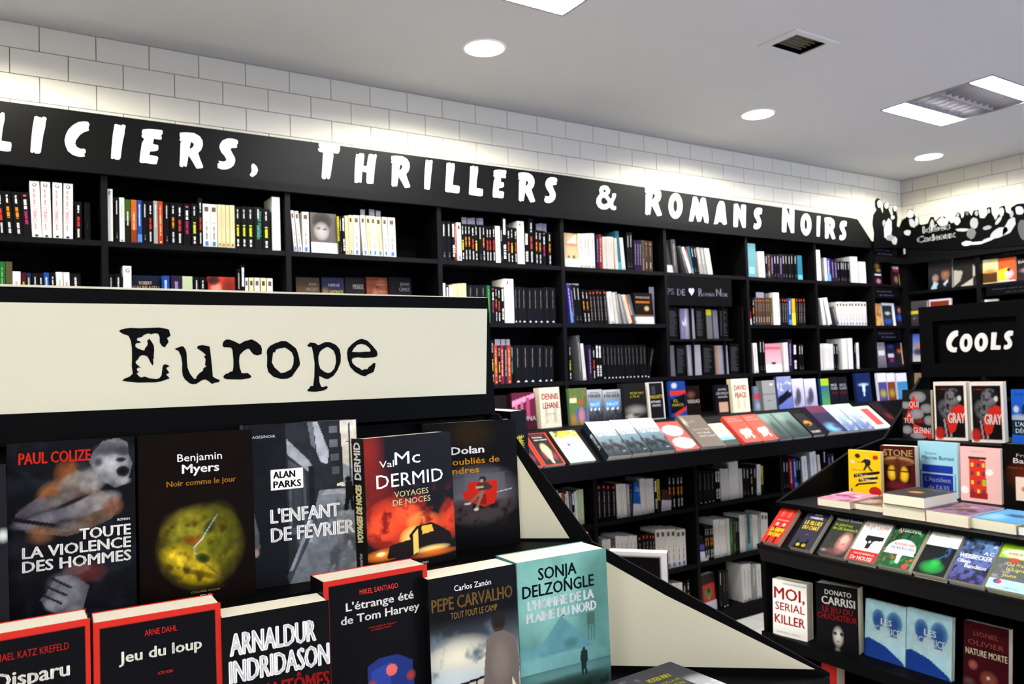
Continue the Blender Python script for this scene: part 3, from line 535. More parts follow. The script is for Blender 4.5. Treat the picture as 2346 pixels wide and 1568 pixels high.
near("red-bordered black paperback L'étrange été de Tom Harvey with blue window", (740,1331), (978,1298), row2+.01, T2, 0.055, RB_,
  actes(('p','#21306e',[(.38,.2),(.38,.50),(.5,.535),(.68,.53),(.82,.48),(.84,.2)]),('p','#2b3f8c',[(.42,.2),(.42,.47),(.6,.5),(.6,.2)]),('e',.61,.455,.055,.032,'#d9645c'),('b',.42,.38,.05,.05,'#a8382f',.9,.4),('b',.8,.4,.05,.03,'#a8382f',.9,.4)),
  [('MIKEL SANTIAGO',.33,.70,.897,.028,'#d8382c',.01),("L'étrange été",.20,.85,.822,.044,'#f2efe6',.03),('de Tom Harvey',.15,.905,.753,.044,'#f2efe6',.03),("roman traduit de l'espagnol",.40,.67,.705,.010,'#b3231b'),('par Delphine Valentin',.43,.62,.69,.010,'#b3231b')],
  spine='#0c0a0e', sptext=[('actes noirs',.55,.75,.35,.6,'#c02c22')], rot=0, lean=1.5)
near('paperback Pepe Carvalho Tout fout le camp with man on balcony under clouds', (980,1326), (1181,1297), row2-.012, T2, 0.06, '#0c0b0e',
  [('f','#0d0c10'),('g','#9fb0b4','#0f0f13',.32,.74),('b',.3,.50,.45,.14,'#e6ddc0',.95,.8),('b',.7,.42,.4,.12,'#d9d2b8',.8),('b',.25,.36,.4,.1,'#c3cbc8',.9),('c','#5e6a70',4,.55,11,0,.4,1,.66),('r',0,0,1,.33,'#b8b39c'),('r',.3,.05,.5,.28,'#3a5aa8'),('p','#e8c030',[(.28,.1),(.40,.2),(.42,.1)]),('p','#c03a2c',[(.4,.06),(.5,.22),(.52,.06)]),('r',.84,.1,.95,.3,'#d8cfa8'),
   ('l',0,.31,1,.36,.012,'#1b1b20')]+[('l',.04+.09*i,.02,.04+.09*i,.33,.008,'#1b1b20') for i in range(7)]+[('b',.765,.66,.085,.07,'#241a16',1,.25),('r',.72,.58,.80,.62,'#3a2a22'),('p','#6c6058',[(.62,.56),(.72,.6),(.82,.6),(.95,.55),(1,.4),(.98,.2),(.9,.3),(.9,0),(.66,0),(.66,.25),(.57,.02),(.57,.3)]),('b',.78,.4,.14,.16,'#8a7c70',.6),('r',.66,0,.92,.14,'#2a1f1e')],
  [('Carlos Zanón',.28,.70,.90,.036,'#f2f0ee',.01),('PEPE CARVALHO',.03,.945,.795,.078,'#7d5f2c',.02),('TOUT FOUT LE CAMP',.23,.76,.733,.040,'#8a6a30')], rot=-1, lean=1.5)
near("teal paperback L'Homme de la plaine du nord with lone figure in mist", (1183,1284), (1388,1264), row2-.012, T2, 0.07, '#5f8f88',
  [('g','#46706a','#72a69a'),('b',.25,.7,.5,.3,'#86b9ac',.7),('b',.9,.75,.3,.4,'#3f6a5e',.6),('b',.3,.30,.7,.14,'#7fb3b0',.7),('p','#55878a',[(.2,.40),(.45,.60),(.72,.42),(.8,.36),(.2,.36)]),('b',.2,.39,.3,.05,'#5d9094',.8,.8),('b',.55,.41,.1,.04,'#3c5f5c',.7),('r',.0,0,1,.26,'#3b5e58',.8),('b',.5,.22,.6,.05,'#6b9a98',.6),('b',.5,.08,.8,.12,'#20302a',.95,.6),('b',.15,.08,.3,.1,'#25382c',.8),('c','#14201b',9,.5,15,0,0,1,.12),
   ('r',.74,.50,.84,.58,'#3f5f50'),('l',.76,.5,.755,.40,.006,'#3f5f50'),('l',.82,.5,.825,.40,.006,'#3f5f50'),('l',.79,.5,.79,.40,.005,'#3f5f50'),('l',.5,.59,.74,.57,.003,'#55807a'),('b',.46,.60,.05,.01,'#3a5a55',.9,.5),('b',.695,.345,.018,.014,'#1a2422',1,.3),('p','#1d2826',[(.66,.335),(.73,.335),(.74,.27),(.72,.25),(.725,.17),(.70,.17),(.695,.24),(.68,.17),(.665,.17),(.66,.25),(.65,.28)]),('n',5,.12,21)],
  [('SONJA',.225,.645,.862,.080,'#141b1c',.03),('DELZONGLE',.05,.84,.758,.080,'#141b1c',.03),("L'HOMME DE LA",.10,.83,.675,.062,'#dfe6e2',.05),('PLAINE DU NORD',.085,.855,.595,.062,'#dfe6e2',.05)], rot=-3, lean=1)
# flat books in front of the lower row
def flat(label, x0, y0, w_, L_, z, t, yaw, cov, ops, texts=(), res=(48, 72), **kw):
    # lying book: cover up, bottom edge at (x0, y0), its head pointing away along yaw+90
    mw = Matrix.Translation((x0, y0, z+t)) @ Matrix.Rotation(math.radians(yaw), 4, 'Z') @ Matrix.Rotation(-math.pi/2, 4, 'X')
    r = thing('book', label, 'book', mw=mw); book_parts(r, w_, L_, t, cov, ops, texts, res=res, **kw); return r
flat('grey paperback Rendez-vous à Gibraltar lying on a pile by the cream partition', .795, .765, .150, .225, T2+.036, .013, 2, '#33343a',
  [('f','#2a2b30'),('b',.1,.6,.4,.25,'#8a8a90',.8),('b',.85,.35,.5,.4,'#b9b7b6',.95,.6),('b',.8,.6,.3,.12,'#8d8b8c',.8),('c','#d9d6d2',4,.55,3,.5,0,1,.8),('p','#26272c',[(.35,1),(.75,1),(.75,.35),(.35,.35)]),('c','#7c7c82',5,.5,30,0,.5,.35,1)],
  [('PETER MAY',.40,.73,.80,.055,'#e2dc3a',.03),('RENDEZ-VOUS',.40,.73,.715,.04,'#d6d23a',.02),('À GIBRALTAR',.42,.70,.655,.04,'#d6d23a',.02)], res=(60, 90), pages='white')
for i, (lb, c_, z_) in enumerate((('navy blue book under the grey Gibraltar paperback', '#1b2c4f', T2+.018), ('black book at the bottom of the pile in front of the stand', '#101014', T2))):
    flat(lb, .775-.012*i, .775, .155, .225, z_, .0175, 2-3*i, c_, None)
# two books standing on the far side of the mitre, and one above by the header
def behind(label, origin, yaw, w_, h, t, cov, **kw):
    r = thing('book', label, 'book', mw=place(origin, math.radians(yaw), math.radians(3))); book_parts(r, w_, h, t, cov, **kw)
behind("black book with yellow spine lettering n'est pas mort beside the Europe sign", Vector((.838, 1.245, T1+.0005)), 88, .14, .238, .034, '#0c0c0f', spine='#0d0d10', sptext=[("Elvis Cole n'est pas mort", .10, .80, .28, .62, '#d8c83a')])
behind('white-framed black back cover behind the larger cream partition', Vector((1.090, 1.152, T2+.0005)), 131, .115, .187, .02, '#e9e6e2', spine='#141114', sptext=[('LE BAZAR', .12, .62, .35, .6, '#c8c8c8')],
       back=([('f','#e6e3df'),('r',.04,.03,.90,.95,'#151011')], [('VISUEL',.30,.50,.80,.03,'#e8e6e2'),('GENÈSE',.40,.62,.73,.02,'#d8d6d2')]))
behind('thick dark brown book with white page edges behind the first partition', Vector((1.062, 1.352, T2+.0005)), 70, .11, .192, .056, '#2a1d1c', spine='#33231f')
# ================================================================== RIGHT STAND (COOLS)
RYL, RYR = 2.05, 0.55
cs = thing('display_stand', 'stepped black display stand at right with the COOLS header and slanted paperbacks', 'display stand', (0, 0, 0))
def rb(name, x0, x1, z0_, z1_, mt='card', y0=RYR, y1=RYL): return B().box(x0, x1, y0, y1, z0_, z1_).o(name, mt, cs)
ZF, ZT, ZL, ZTR = Z0-.552, Z0-.361, Z0-1.035, Z0-.709
rb('tier_shelf', 2.515, 3.26, ZF-.016, ZF); rb('tier_shelf', 3.243, 3.62, ZT-.016, ZT)
rb('front_panel', 2.565, 2.58, ZTR+.10, ZF-.016); rb('tier_riser', 3.26, 3.275, ZF, ZT-.016)
rb('lower_shelf', 2.41, 2.70, ZL-.02, ZL); rb('shelf_lip', 2.405, 2.42, ZL-.035, ZL+.006)
rb('back_panel', 2.70, 2.71, 0.05, ZF-.016, 'dark'); rb('upright', 2.42, 2.71, 0, ZTR-.02, 'card', RYL-.016, RYL); rb('bottom_shelf', 2.42, 2.70, .13, .15)
rb('base', 2.71, 3.9, 0, ZF-.016, 'card'); rb('plinth', 2.43, 2.71, 0, .11)
ta = math.radians(40); tl = .185
b = B(); b.prism([(2.415, RYR, ZTR), (2.415+tl*math.cos(ta), RYR, ZTR+tl*math.sin(ta)), (2.415+tl*math.cos(ta)+.01, RYR, ZTR+tl*math.sin(ta)-.012), (2.425, RYR, ZTR-.012)], (0, RYL-RYR, 0)); b.o('slanted_tray', 'card', cs)
b = B(); b.prism([(2.398, RYR, ZTR+.010), (2.408, RYR, ZTR+.012), (2.412, RYR, ZTR-.002), (2.40, RYR, ZTR-.006)], (0, RYL-RYR, 0)); b.o('tray_bead', 'edge', cs)
b = B(); b.prism([(2.400, RYR, ZTR-.004), (2.420, RYR, ZTR-.055), (2.44, RYR, ZTR-.055), (2.43, RYR, ZTR-.004)], (0, RYL-RYR, 0)); b.o('tray_fascia', 'edge', cs)
for y in (RYL, RYR+.012):
    b = B(); b.prism([(2.402, y, ZTR), (2.56, y, ZTR+.125), (2.58, y, ZTR+.12), (2.58, y, ZTR-.05), (2.43, y, ZTR-.05)], (0, -.012, 0)); b.o('tray_side', 'card', cs)
    b = B(); b.prism([(2.515, y, ZF), (2.985, y, Z0-.397), (3.243, y, ZT+.004), (3.386, y, Z0-.242), (3.55, y, Z0-.099), (3.62, y, Z0-.099), (3.62, y, ZF)], (0, -.012, 0)); b.o('side_panel', 'card', cs)
hc = thing('header_sign', 'black framed header with recessed panel reading COOLS in white brush letters', 'sign', (0, 0, 0))
HXc = 3.57
def HC(x, y): return onX((x, y), HXc)
zt1, zb1 = Z0+.226, Z0-.099; yi1, yi2 = 1.986, 1.628; zi1, zi2 = Z0+.157, Z0-.037
B().box(HXc, HXc+.05, yi1, RYL, zb1, zt1).box(HXc, HXc+.05, 1.555, yi2, zb1, zt1).box(HXc, HXc+.05, yi2, yi1, zi1, zt1).box(HXc, HXc+.05, yi2, yi1, zb1, zi2).o('frame', 'card', hc)
B().box(HXc+.035, HXc+.05, yi2, yi1, zi2, zi1).o('recessed_panel', 'ink', hc)
COOL = [('C', 2168, 2197, 758, 808), ('O', 2199, 2228.5, 765, 807), ('O', 2233, 2264, 763, 806), ('L', 2269, 2292.5, 761, 802), ('S', 2299, 2323, 758, 801)]
for ch, xa, xb, ya, yb in COOL:
    X = HXc+.033; cy = (ya+yb)/2; a = onX((xa, cy), X).y; c = onX((xb, cy), X).y; cx = (xa+xb)/2; top = onX((cx, ya), X).z; bot = onX((cx, yb), X).z
    flat_letter(GL[ch], 'white', hc, lambda p, a=a, c=c, top=top, bot=bot, X=X: (X, a+(c-a)*p[0], bot+(top-bot)*p[1]), (-.002, 0, 0))
MR = (48, 72)
def rstand(label, xl, xr, ytop, X, z, t, cov, ops, texts=(), lean=4, rot=0, h=None, **kw):
    yl = Y_at(xl, X, z+.1); yr = Y_at(xr, X, z+.1)
    if h is None:
        v = proj((X, (yl+yr)/2, z)); h = (v[1]-ytop)*v[2]/FPX
    w_ = (yl-yr)/math.cos(math.radians(rot))
    return faceout(label, Vector((X, yl, z+.0005)), -math.pi/2+math.radians(rot), math.radians(lean), w_, h, t, cov, ops, texts, res=kw.pop('res', MR), **kw)
# tray paperbacks (leaning back 50 degrees on the slanted tray)
def tray(label, xl, xr, t, cov, ops, texts, L=.178, yaw=0):
    yl = Y_at(xl, 2.42, ZTR); yr = Y_at(xr, 2.42, ZTR)
    nrm = Vector((-math.sin(ta), 0, math.cos(ta))); o_ = Vector((2.4235, yl, ZTR+.0068))+nrm*(t+.0005)
    return faceout(label, o_, -math.pi/2+math.radians(yaw), math.pi/2-ta, yl-yr, L, t, cov, ops, texts, res=MR)
tray('red paperback La griffe du chat with white paw prints, leftmost on the slanted tray', 1748, 1786, .022, '#d8261c',
  [('f','#dd2a1e'),('l',.33,.47,.30,0,.05,'#0d0a0a'),('l',.72,.47,.70,0,.05,'#0d0a0a'),('b',.33,.50,.09,.05,'#f5f2ec',1,.35),('b',.72,.50,.09,.05,'#f5f2ec',1,.35),('b',.33,.495,.04,.02,'#0d0a0a',1,.3),('b',.72,.495,.04,.02,'#0d0a0a',1,.3)]+[('l',.2+.05*i,.72,.2+.05*i,.9,.007,'#ef8a7e') for i in range(5)]+[('l',.62+.05*i,.72,.62+.05*i,.9,.007,'#ef8a7e') for i in range(5)],
  [('SOPHIE CHABANEL',.18,.86,.60,.035,'#f0c8c0',.01),('LA GRIFFE',.14,.92,.30,.10,'#f2d22c',.04),('DU CHAT',.18,.86,.17,.10,'#f2d22c',.04)])
tray('dark purple paperback Le blues du chat with black cat and yellow eyes', 1810, 1860, .022, '#2c2a3c',
  [('f','#2d2b3b'),('p','#08080b',[(.2,0),(.25,.28),(.32,.16),(.6,.16),(.72,.28),(.75,0)]),('b',.36,.09,.09,.045,'#e2c81e',1,.3),('b',.62,.09,.09,.045,'#e2c81e',1,.3),('e',.36,.09,.02,.03,'#08080b'),('e',.62,.09,.02,.03,'#08080b')],
  [('Sophie',.35,.68,.88,.05,'#f2f0ee',.02),('CHABANEL',.22,.8,.79,.06,'#f2f0ee',.03),('LE BLUES',.12,.88,.63,.10,'#e9c92a',.04),('DU CHAT',.14,.86,.50,.10,'#e9c92a',.04),('pocket',.42,.58,.36,.02,'#8a8890')])
tray('dark grey paperback Le grand nez de Lilli with pink face and green lettering', 1876, 1937, .02, '#34342f',
  [('f','#2f302b'),('b',.72,.34,.3,.3,'#c9827c',.95,.6),('b',.70,.42,.16,.13,'#e6b3a4',.9,.6),('b',.72,.31,.05,.02,'#b03a3a',.9,.4),('b',.5,.1,.5,.1,'#7a3f4c',.7),('b',.15,.1,.14,.04,'#d8d4d0',.5),('n',6,.2,3)],
  [('Heinrich Steinfest',.03,.97,.86,.075,'#f0efec',.02),('Le grand nez',.08,.72,.74,.07,'#a8c422',.02),('de Lilli Steinbeck',.06,.97,.64,.075,'#a8c422',.02)])
tray('white paperback with black pistol and red band, Tout est sous contrôle', 1943, 2005, .022, '#efeae2',
  [('f','#f4f0ea'),('r',0,0,1,.24,'#b5231e'),('p','#15161a',[(.30,.62),(.92,.62),(.92,.53),(.62,.50),(.60,.44),(.56,.30),(.42,.30),(.42,.46),(.28,.50)]),('b',.5,.47,.05,.03,'#f4f0ea',1,.3)],
  [('Hugh Laurie',.05,.93,.79,.10,'#c8352c',.015),('Tout est sous contrôle',.1,.92,.69,.05,'#35343a',.01),("PAR L'INTERPRÈTE DE",.15,.9,.15,.04,'#f2d8d2'),('Dr HOUSE',.12,.9,.02,.09,'#f7ece6',.02)], yaw=0)
tray('jungle green paperback Rainbow Warriors with large white helmet', 2012, 2087, .026, '#1c5a33',
  [('f','#174d2b'),('c','#0c2a18',5,.5,4),('c','#e0642a',6,.62,9),('c','#2e8a48',5,.58,13),('b',.5,.40,.44,.26,'#f7f6f2',1,.12),('r',.0,.0,1,.30,'#174d2b'),('c','#2e8a48',5,.55,23,0,0,1,.3),('c','#e0642a',5,.6,29,0,0,1,.3),('p','#f7f6f2',[(.03,.30),(.98,.30),(.9,.36),(.1,.36)]),('p','#f7f6f2',[(.47,.31),(.62,.31),(.60,.10),(.52,.10)]),('e',.84,.06,.09,.05,'#d23a3a')],
  [('AYERDHAL',.15,.85,.83,.08,'#f4f2ee',.03),('RAINBOW',.24,.84,.50,.07,'#d8582a',.03),('WARRIORS',.18,.88,.41,.07,'#3a66b0',.03)])
tray('white-topped paperback with glowing green figure on black', 2096, 2168, .026, '#efece4',
  [('f','#f1eee6'),('r',0,0,1,.64,'#0b1015'),('b',.5,.17,.42,.16,'#1f9a3a',1,.5),('b',.55,.28,.2,.12,'#2ab84a',.8),('b',.78,.55,.10,.16,'#3a6aa8',.9),('p','#0b1015',[(.70,.52),(.78,.60),(.80,.46)]),('l',.55,.35,.80,.48,.02,'#2c5a8c')],
  [('Antoine Bello',.12,.62,.86,.055,'#7fa83a',.01),('Ada ou la beauté',.08,.9,.78,.035,'#c9a8a4'),('des nombres',.08,.6,.71,.035,'#c9a8a4')])
tray('blue violet paperback Cosmix Banditos with large white author name', 2176, 2256, .026, '#4f6fa0',
  [('g','#4a4484','#5b86b4'),('c','#1c2436',5,.52,4),('b',.35,.75,.3,.12,'#22304a',.9),('c','#a8c4dc',6,.62,8,.1,.4,1,1),('c','#1a1838',4,.5,5,0,0,1,.35)],
  [('A.C.',.68,.98,.62,.07,'#f4f4f6',.03),('WEISBECKER',.03,.96,.50,.09,'#f4f4f6',.04),('Cosmix',.04,.42,.395,.075,'#f4f4f6',.03),('Banditos',.30,.92,.30,.085,'#f4f4f6',.03)])
tray('green, grey and pale blue paperback Qui Franchira la Ligne Jaune', 2263, 2360, .026, '#7f9a3a',
  [('f','#8cbf2c'),('r',0,0,1,.64,'#5d5f60'),('r',0,0,1,.20,'#a8d4e6'),('b',.45,.75,.42,.1,'#d8e8c8',1,.2),('c','#8a8c8c',6,.58,5,0,.2,.45,.64),('e',.22,.15,.10,.05,'#2c4a9c'),('b',.25,.15,.08,.04,'#d8402c',1,.4),('b',.4,.62,.16,.05,'#c8402c',1,.4)],
  [('MATHIAS FUMAT',.3,.98,.92,.03,'#3a4a2a'),('HORREUR BOULEVARD',.2,.98,.72,.05,'#c03028',.02),('Qui Franchira',.26,.98,.50,.065,'#d8c83a',.01),('la Ligne',.30,.75,.40,.065,'#d8c83a',.01),('Jaune',.26,.6,.27,.065,'#d8c83a',.01),('LIBRETTO',.4,.75,.04,.025,'#2c4a9c')])
# lower shelf of the stand
rstand('white paperback Moi, Serial Killer with red hand-drawn title', 1769, 1838, 1337, 2.428, ZL, .045, '#ece8e0',
  [('f','#efebe4')], [('STÉPHANE BOURGOIN',.3,.97,.93,.03,'#4a4a4a'),('MOI,',.05,.93,.66,.21,'#c22a22',.03),('SERIAL',.08,.93,.46,.14,'#c22a22',.02),('KILLER',.06,.93,.22,.16,'#c22a22',.03),('ses terrifiantes confessions',.12,.8,.06,.025,'#6a6460')], rot=10, lean=3)
rstand('black paperback Le jeu du chuchoteur with red title and pale doll face', 1869, 1951, 1347, 2.440, ZL, .055, '#121014',
  [('f','#100f12'),('b',.52,.22,.14,.17,'#cfc8bf',.98,.5),('b',.45,.265,.045,.03,'#0d0c0e',1,.4),('b',.60,.265,.045,.03,'#0d0c0e',1,.4),('b',.52,.15,.03,.015,'#5a3a38',1,.4),('b',.52,.20,.015,.03,'#a89c90',.6),('b',.5,.02,.08,.06,'#8a8078',.9)],
  [('DONATO',.22,.85,.84,.075,'#f0ece4',.02),('CARRISI',.14,.93,.69,.12,'#f0ece4',.025),('LE JEU DU',.16,.88,.57,.09,'#9c1c1c',.02),('CHUCHOTEUR',.03,.97,.46,.09,'#9c1c1c',.02)], rot=14, lean=3)
for nm, a, c, yt_ in (('left', 1977, 2070, 1386), ('right', 2072, 2176, 1408)):
    rstand('pale blue paperback Les Cicatrices with dark blue heads, %s copy of the pair' % nm, a, c, yt_, 2.50, ZL, .018, '#a9cbd4',
      [('f','#a6cfd8'),('b',.33,.70,.16,.17,'#27518e',.98,.4),('b',.72,.68,.20,.2,'#27518e',.98,.4),('r',.22,.5,.38,.72,'#27518e',.8),('r',.62,.45,.8,.7,'#27518e',.8),('p','#1a3a86',[(0,0),(.0,.30),(.1,.335),(.5,.26),(.95,.06),(1,0)]),('n',5,.08,4)],
      [('LES',.40,.66,.62,.10,'#f2f6f8',.03),('CICATRICES',.12,.93,.47,.115,'#f2f6f8',.02),('CLAIRE FAVAN',.16,.86,.345,.085,'#f2f6f8',.02),('thriller',.46,.62,.26,.02,'#f2f6f8')], lean=7, group='twin pale blue paperbacks')
rstand('maroon paperback Nature Morte with pale lettering, rightmost on the lower shelf', 2203, 2305, 1437, 2.50, ZL, .03, '#3c0d14',
  [('f','#3a0c13'),('b',.22,.36,.12,.08,'#b5645a',.9,.6),('b',.58,.20,.22,.14,'#8a4a34',.95,.6),('b',.56,.22,.05,.03,'#e8d8b8',.9,.5),('b',.12,.1,.2,.08,'#5a4a4c',.8),('n',5,.2,6)],
  [('LIONEL',.22,.78,.80,.065,'#8a4438'),('OLIVIER',.10,.90,.66,.075,'#8a4438'),('NATURE MORTE',.05,.97,.51,.095,'#e6dcb8',.02)], lean=7, rot=2)
r = rstand('red paperback on the bottom shelf half hidden behind the cream partition', 1880, 1912, 1515, 2.44, .15, .06, '#b8201a', [('f','#b8201a')], (), rot=8, h=.19)
# books standing on the middle tier
rstand('yellow paperback with walking man in black suit, leftmost on the middle tier', 1943, 2017, 1034, 2.90, ZF, .02, '#eebf16',
  [('f','#f0bf18'),('e',.29,.87,.085,.055,'#3a2c1c'),('e',.84,.86,.085,.055,'#a83418'),('b',.58,.84,.05,.035,'#d8b48a',1,.3),('p','#22222a',[(.5,.81),(.68,.80),(.70,.70),(.64,.66),(.76,.55),(.70,.54),(.59,.64),(.50,.54),(.46,.56),(.53,.68),(.50,.73),(.40,.73)]),('l',.42,.72,.18,.75,.008,'#4a3a1a'),('r',.08,.70,.2,.75,'#cfc8b8'),
   ('p','#17161a',[(.16,.36),(.95,.50),(.98,.54),(.94,.56),(.16,.44)]),('p','#17161a',[(.3,.27),(.9,.38),(.9,.44),(.3,.34)]),('p','#17161a',[(.2,.18),(.3,.24),(.86,.32),(.86,.28),(.32,.20),(.2,.14)]),('e',.82,.09,.19,.11,'#b8241c'),('r',.05,.04,.12,.1,'#6a6060')],
  [('LE TRI SÉLECTIF',.22,.84,.41,.04,'#f0ece0',.01),('DES ORDURES',.36,.86,.315,.04,'#f0ece0',.01),('SÉBASTIEN GENDRON',.10,.55,.53,.025,'#6a5a1c')], lean=2)
rstand('brown illustrated paperback Stoneburner with thick cream pages', 2017, 2086, 1024, 2.93, ZF, .060, '#4a1410',
  [('f','#44130f'),('p','#2a0d0b',[(.15,.12),(.85,.12),(.86,.6),(.7,.75),(.3,.75),(.14,.6)]),('b',.5,.70,.5,.10,'#c8a46a',.9,.3),('b',.5,.66,.44,.09,'#5a2a14',1,.3),('b',.33,.46,.14,.16,'#f0c21c',1,.3),('b',.68,.44,.14,.17,'#f0c21c',1,.3),('b',.5,.55,.1,.25,'#4a2414',1,.4),('b',.5,.22,.42,.1,'#6a1c2c',.9,.5),('l',.2,.52,.8,.5,.02,'#4a2414')],
  [('STONE',.10,.94,.80,.13,'#d8b878',.015)], rot=14, lean=2)
rstand("pale blue paperback L'Accident de l'A35 with dark blue sign on its cover", 2103, 2193, 1014, 3.06, ZF, .022, '#9fd0dc',
  [('f','#9ccfdf'),('r',.1,.56,.9,.44,'#1c3a9c'),('r',.10,.43,.88,.57,'#20349a'),('r',.10,.0,.88,.40,'#1c2a92'),('l',.02,.45,.98,.43,.006,'#22304a'),('l',.06,.45,.06,.0,.008,'#2c4a5a'),('l',.93,.43,.93,.0,.008,'#2c4a5a')],
  [('Graeme',.18,.48,.76,.05,'#2c4a84',.01),('Macrae Burnet',.10,.92,.67,.07,'#2c4a84',.02),("L'Accident",.17,.83,.265,.085,'#a8b8c0',.025),("de l'A35",.25,.78,.115,.085,'#a8b8c0',.025)], lean=2)
rstand('pink paperback with red apartment facade and lit yellow windows', 2199, 2292, 1027, 3.04, ZF, .020, '#e9bcb8',
  [('f','#eab9b4'),('p','#d8332a',[(.22,.10),(.66,.06),(.62,.76),(.22,.80)]),('r',.20,.78,.64,.83,'#3a2a28'),('r',.22,.06,.66,.18,'#9c2420')]+[('r',.27+.14*i,.64-.16*j,.33+.14*i,.71-.16*j,'#e8c04a' if (i+j) % 2 == 0 else '#4a4440') for i in range(3) for j in range(4)]+[('e',.1,.2,.1,.07,'#f4eae4'),('e',.72,.56,.09,.06,'#f4eae4'),('r',.55,.30,.64,.42,'#a8b42a')],
  [('ARNOLD WINSTON',.28,.62,.91,.02,'#8a6a64')], lean=3)
rstand('black paperback with glowing map picture, cut by the right edge of the photo', 2297, 2400, 1020, 3.02, ZF, .02, '#0c0807',
  [('f','#0b0706'),('b',.5,.5,.5,.3,'#6a2410',.8),('r',.28,.12,.9,.48,'#e9d0c0'),('b',.5,.3,.1,.05,'#c85a28',.9,.5),('b',.7,.22,.16,.08,'#b87a90',.5)], [('Franz',.32,.75,.80,.05,'#b8b0a8'),('Bartelt',.25,.95,.70,.08,'#f0ece8',.03),('Hôtel du Grand Cerf',.12,.98,.61,.035,'#8a4a1c')], lean=2)
# books on the top tier under COOLS
rstand('grey elephants paperback Qui a tué Glenn? with red triangles', 2067, 2132, 894, 3.34, ZT, .022, '#3a3a3c',
  [('f','#1c1b1d'),('b',.55,.85,.3,.12,'#8c8c8e',1,.2),('b',.12,.68,.18,.08,'#8c8c8e',1,.2),('b',.85,.62,.22,.10,'#858587',1,.2),('b',.5,.50,.26,.11,'#909092',1,.2),('b',.92,.38,.18,.10,'#8c8c8e',1,.2),('b',.15,.17,.2,.09,'#8c8c8e',1,.2),('b',.55,.06,.3,.07,'#8c8c8e',1,.2),('p','#cc2a22',[(.4,.90),(.62,.60),(.2,.60)]),('p','#cc2a22',[(.22,.60),(.4,.34),(.05,.34)]),('p','#cc2a22',[(.38,.30),(1,.16),(.96,.0),(.7,.08),(.36,.12)]),('b',.6,.36,.2,.05,'#7a1c1c',1,.3)],
  [('QUI',.24,.58,.64,.12,'#f4ece8',.015),('A',.17,.30,.43,.08,'#f4ece8',.015),('TUÉ',.04,.40,.31,.10,'#f4ece8',.015),('GLENN?',.38,.98,.11,.12,'#f4ece8',.015)], lean=2)
for i, (a, c, nm) in enumerate(((2141, 2206, 'left'), (2224, 2291, 'right'))):
    rstand('white-edged black paperback Gray with owl drawing, %s of the two copies' % nm, a, c, 876, 3.33, ZT, .075, '#e4d8cc',
      [('f','#e6dace'),('r',.05,.05,.93,.94,'#0d0b0c'),('b',.58,.74,.26,.16,'#77757a',1,.3),('b',.40,.52,.26,.22,'#6a686c',1,.4,50),('c','#1a181a',12,.52,5,.1,.3,.7,.9),('b',.76,.78,.10,.07,'#171517',1,.2),('b',.78,.72,.07,.05,'#d8d4cc',1,.3),('l',.3,.35,.36,.07,.03,'#8a888c'),('l',.42,.33,.5,.05,.03,'#8a888c'),('p','#c8281e',[(.36,.36),(.55,.55),(.75,.62),(.93,.58),(.93,.36),(.7,.30),(.62,.16),(.45,.10),(.40,.22)]),('b',.15,.12,.16,.12,'#b8241c',1,.3)],
      [('A. NERIO',.12,.4,.86,.03,'#a82018'),('GRAY',.42,.92,.30,.17,'#f2eae6',.02)], rot=16, lean=1, group='twin owl paperbacks')
rstand('blue paperback with caped figures, cut by the right edge under the COOLS header', 2317, 2390, 893, 3.34, ZT, .02, '#1c5ac0',
  [('f','#1c58be'),('b',.15,.64,.1,.07,'#c8c8c8',1,.3),('b',.5,.76,.08,.08,'#e4e4e8',1,.3),('p','#1a2a4a',[(.35,.72),(.62,.72),(.75,.5),(.3,.5)]),('b',.3,.48,.45,.08,'#b8b8bc',.9,.5),('r',0,.18,1,.44,'#14263c')], [('AMÉRICO',.1,.8,.89,.04,'#22304a'),("L'ART",.12,.6,.33,.08,'#e8ecf0',.02),('DÉCRÉPIT',.12,.95,.21,.08,'#e8ecf0',.02)], lean=2)
# flat piles on the middle tier: left corner px, right corner px, base height, thickness
def pile(label, xl, xr, X, z, t, L, yaw, cov, ops, texts=(), pages='paper'):
    yl = Y_at(xl, X, z+t/2); yr = Y_at(xr, X, z+t/2)
    return flat(label, X, yl, yl-yr, L, z, t, -90+yaw, cov, ops, texts, res=(24, 36), pages=pages)
pile('thick book lying flat at the left end of the middle tier with pink cover', 1873, 1945, 2.57, ZF, .028, .20, 3, '#c8a0a8', [('f','#c87a94'),('c','#7a3a6a',4,.5,3),('c','#e8c8b8',4,.6,5)])
pile('flat book with dark and yellow cover beside the tall pile', 1946, 2023, 2.60, ZF, .022, .19, 2, '#4a3a38', [('f','#4a3230'),('c','#d8a83a',4,.6,3),('b',.3,.3,.4,.3,'#c8b0a8',.7)])
pile('lower thick book of the tall pile in the middle of the tier', 2022, 2120, 2.57, ZF, .042, .21, 0, '#e8d8b8', None)
pile('upper thick book of the tall pile, dark cover with orange oval', 2022, 2119, 2.565, ZF+.0425, .036, .20, -1, '#1a1418', [('f','#161318'),('b',.45,.45,.2,.12,'#c88a3a',.9,.4),('c','#3a1c1c',4,.5,2)], [('LA CONSTRUCTION',.4,.95,.8,.06,'#d8d4d0',.02)])
pile('flat paperback with brown and mauve cover right of the tall pile', 2121, 2221, 2.565, ZF, .040, .215, -2, '#b8746a', [('f','#7a5a78'),('c','#b8603a',4,.5,3,0,0,.6,1),('c','#2a1c24',4,.55,9)], [('Jean-Luc',.45,.8,.72,.05,'#d8c8d8',.01),('Bizien',.5,.8,.62,.05,'#d8c8d8',.01)])
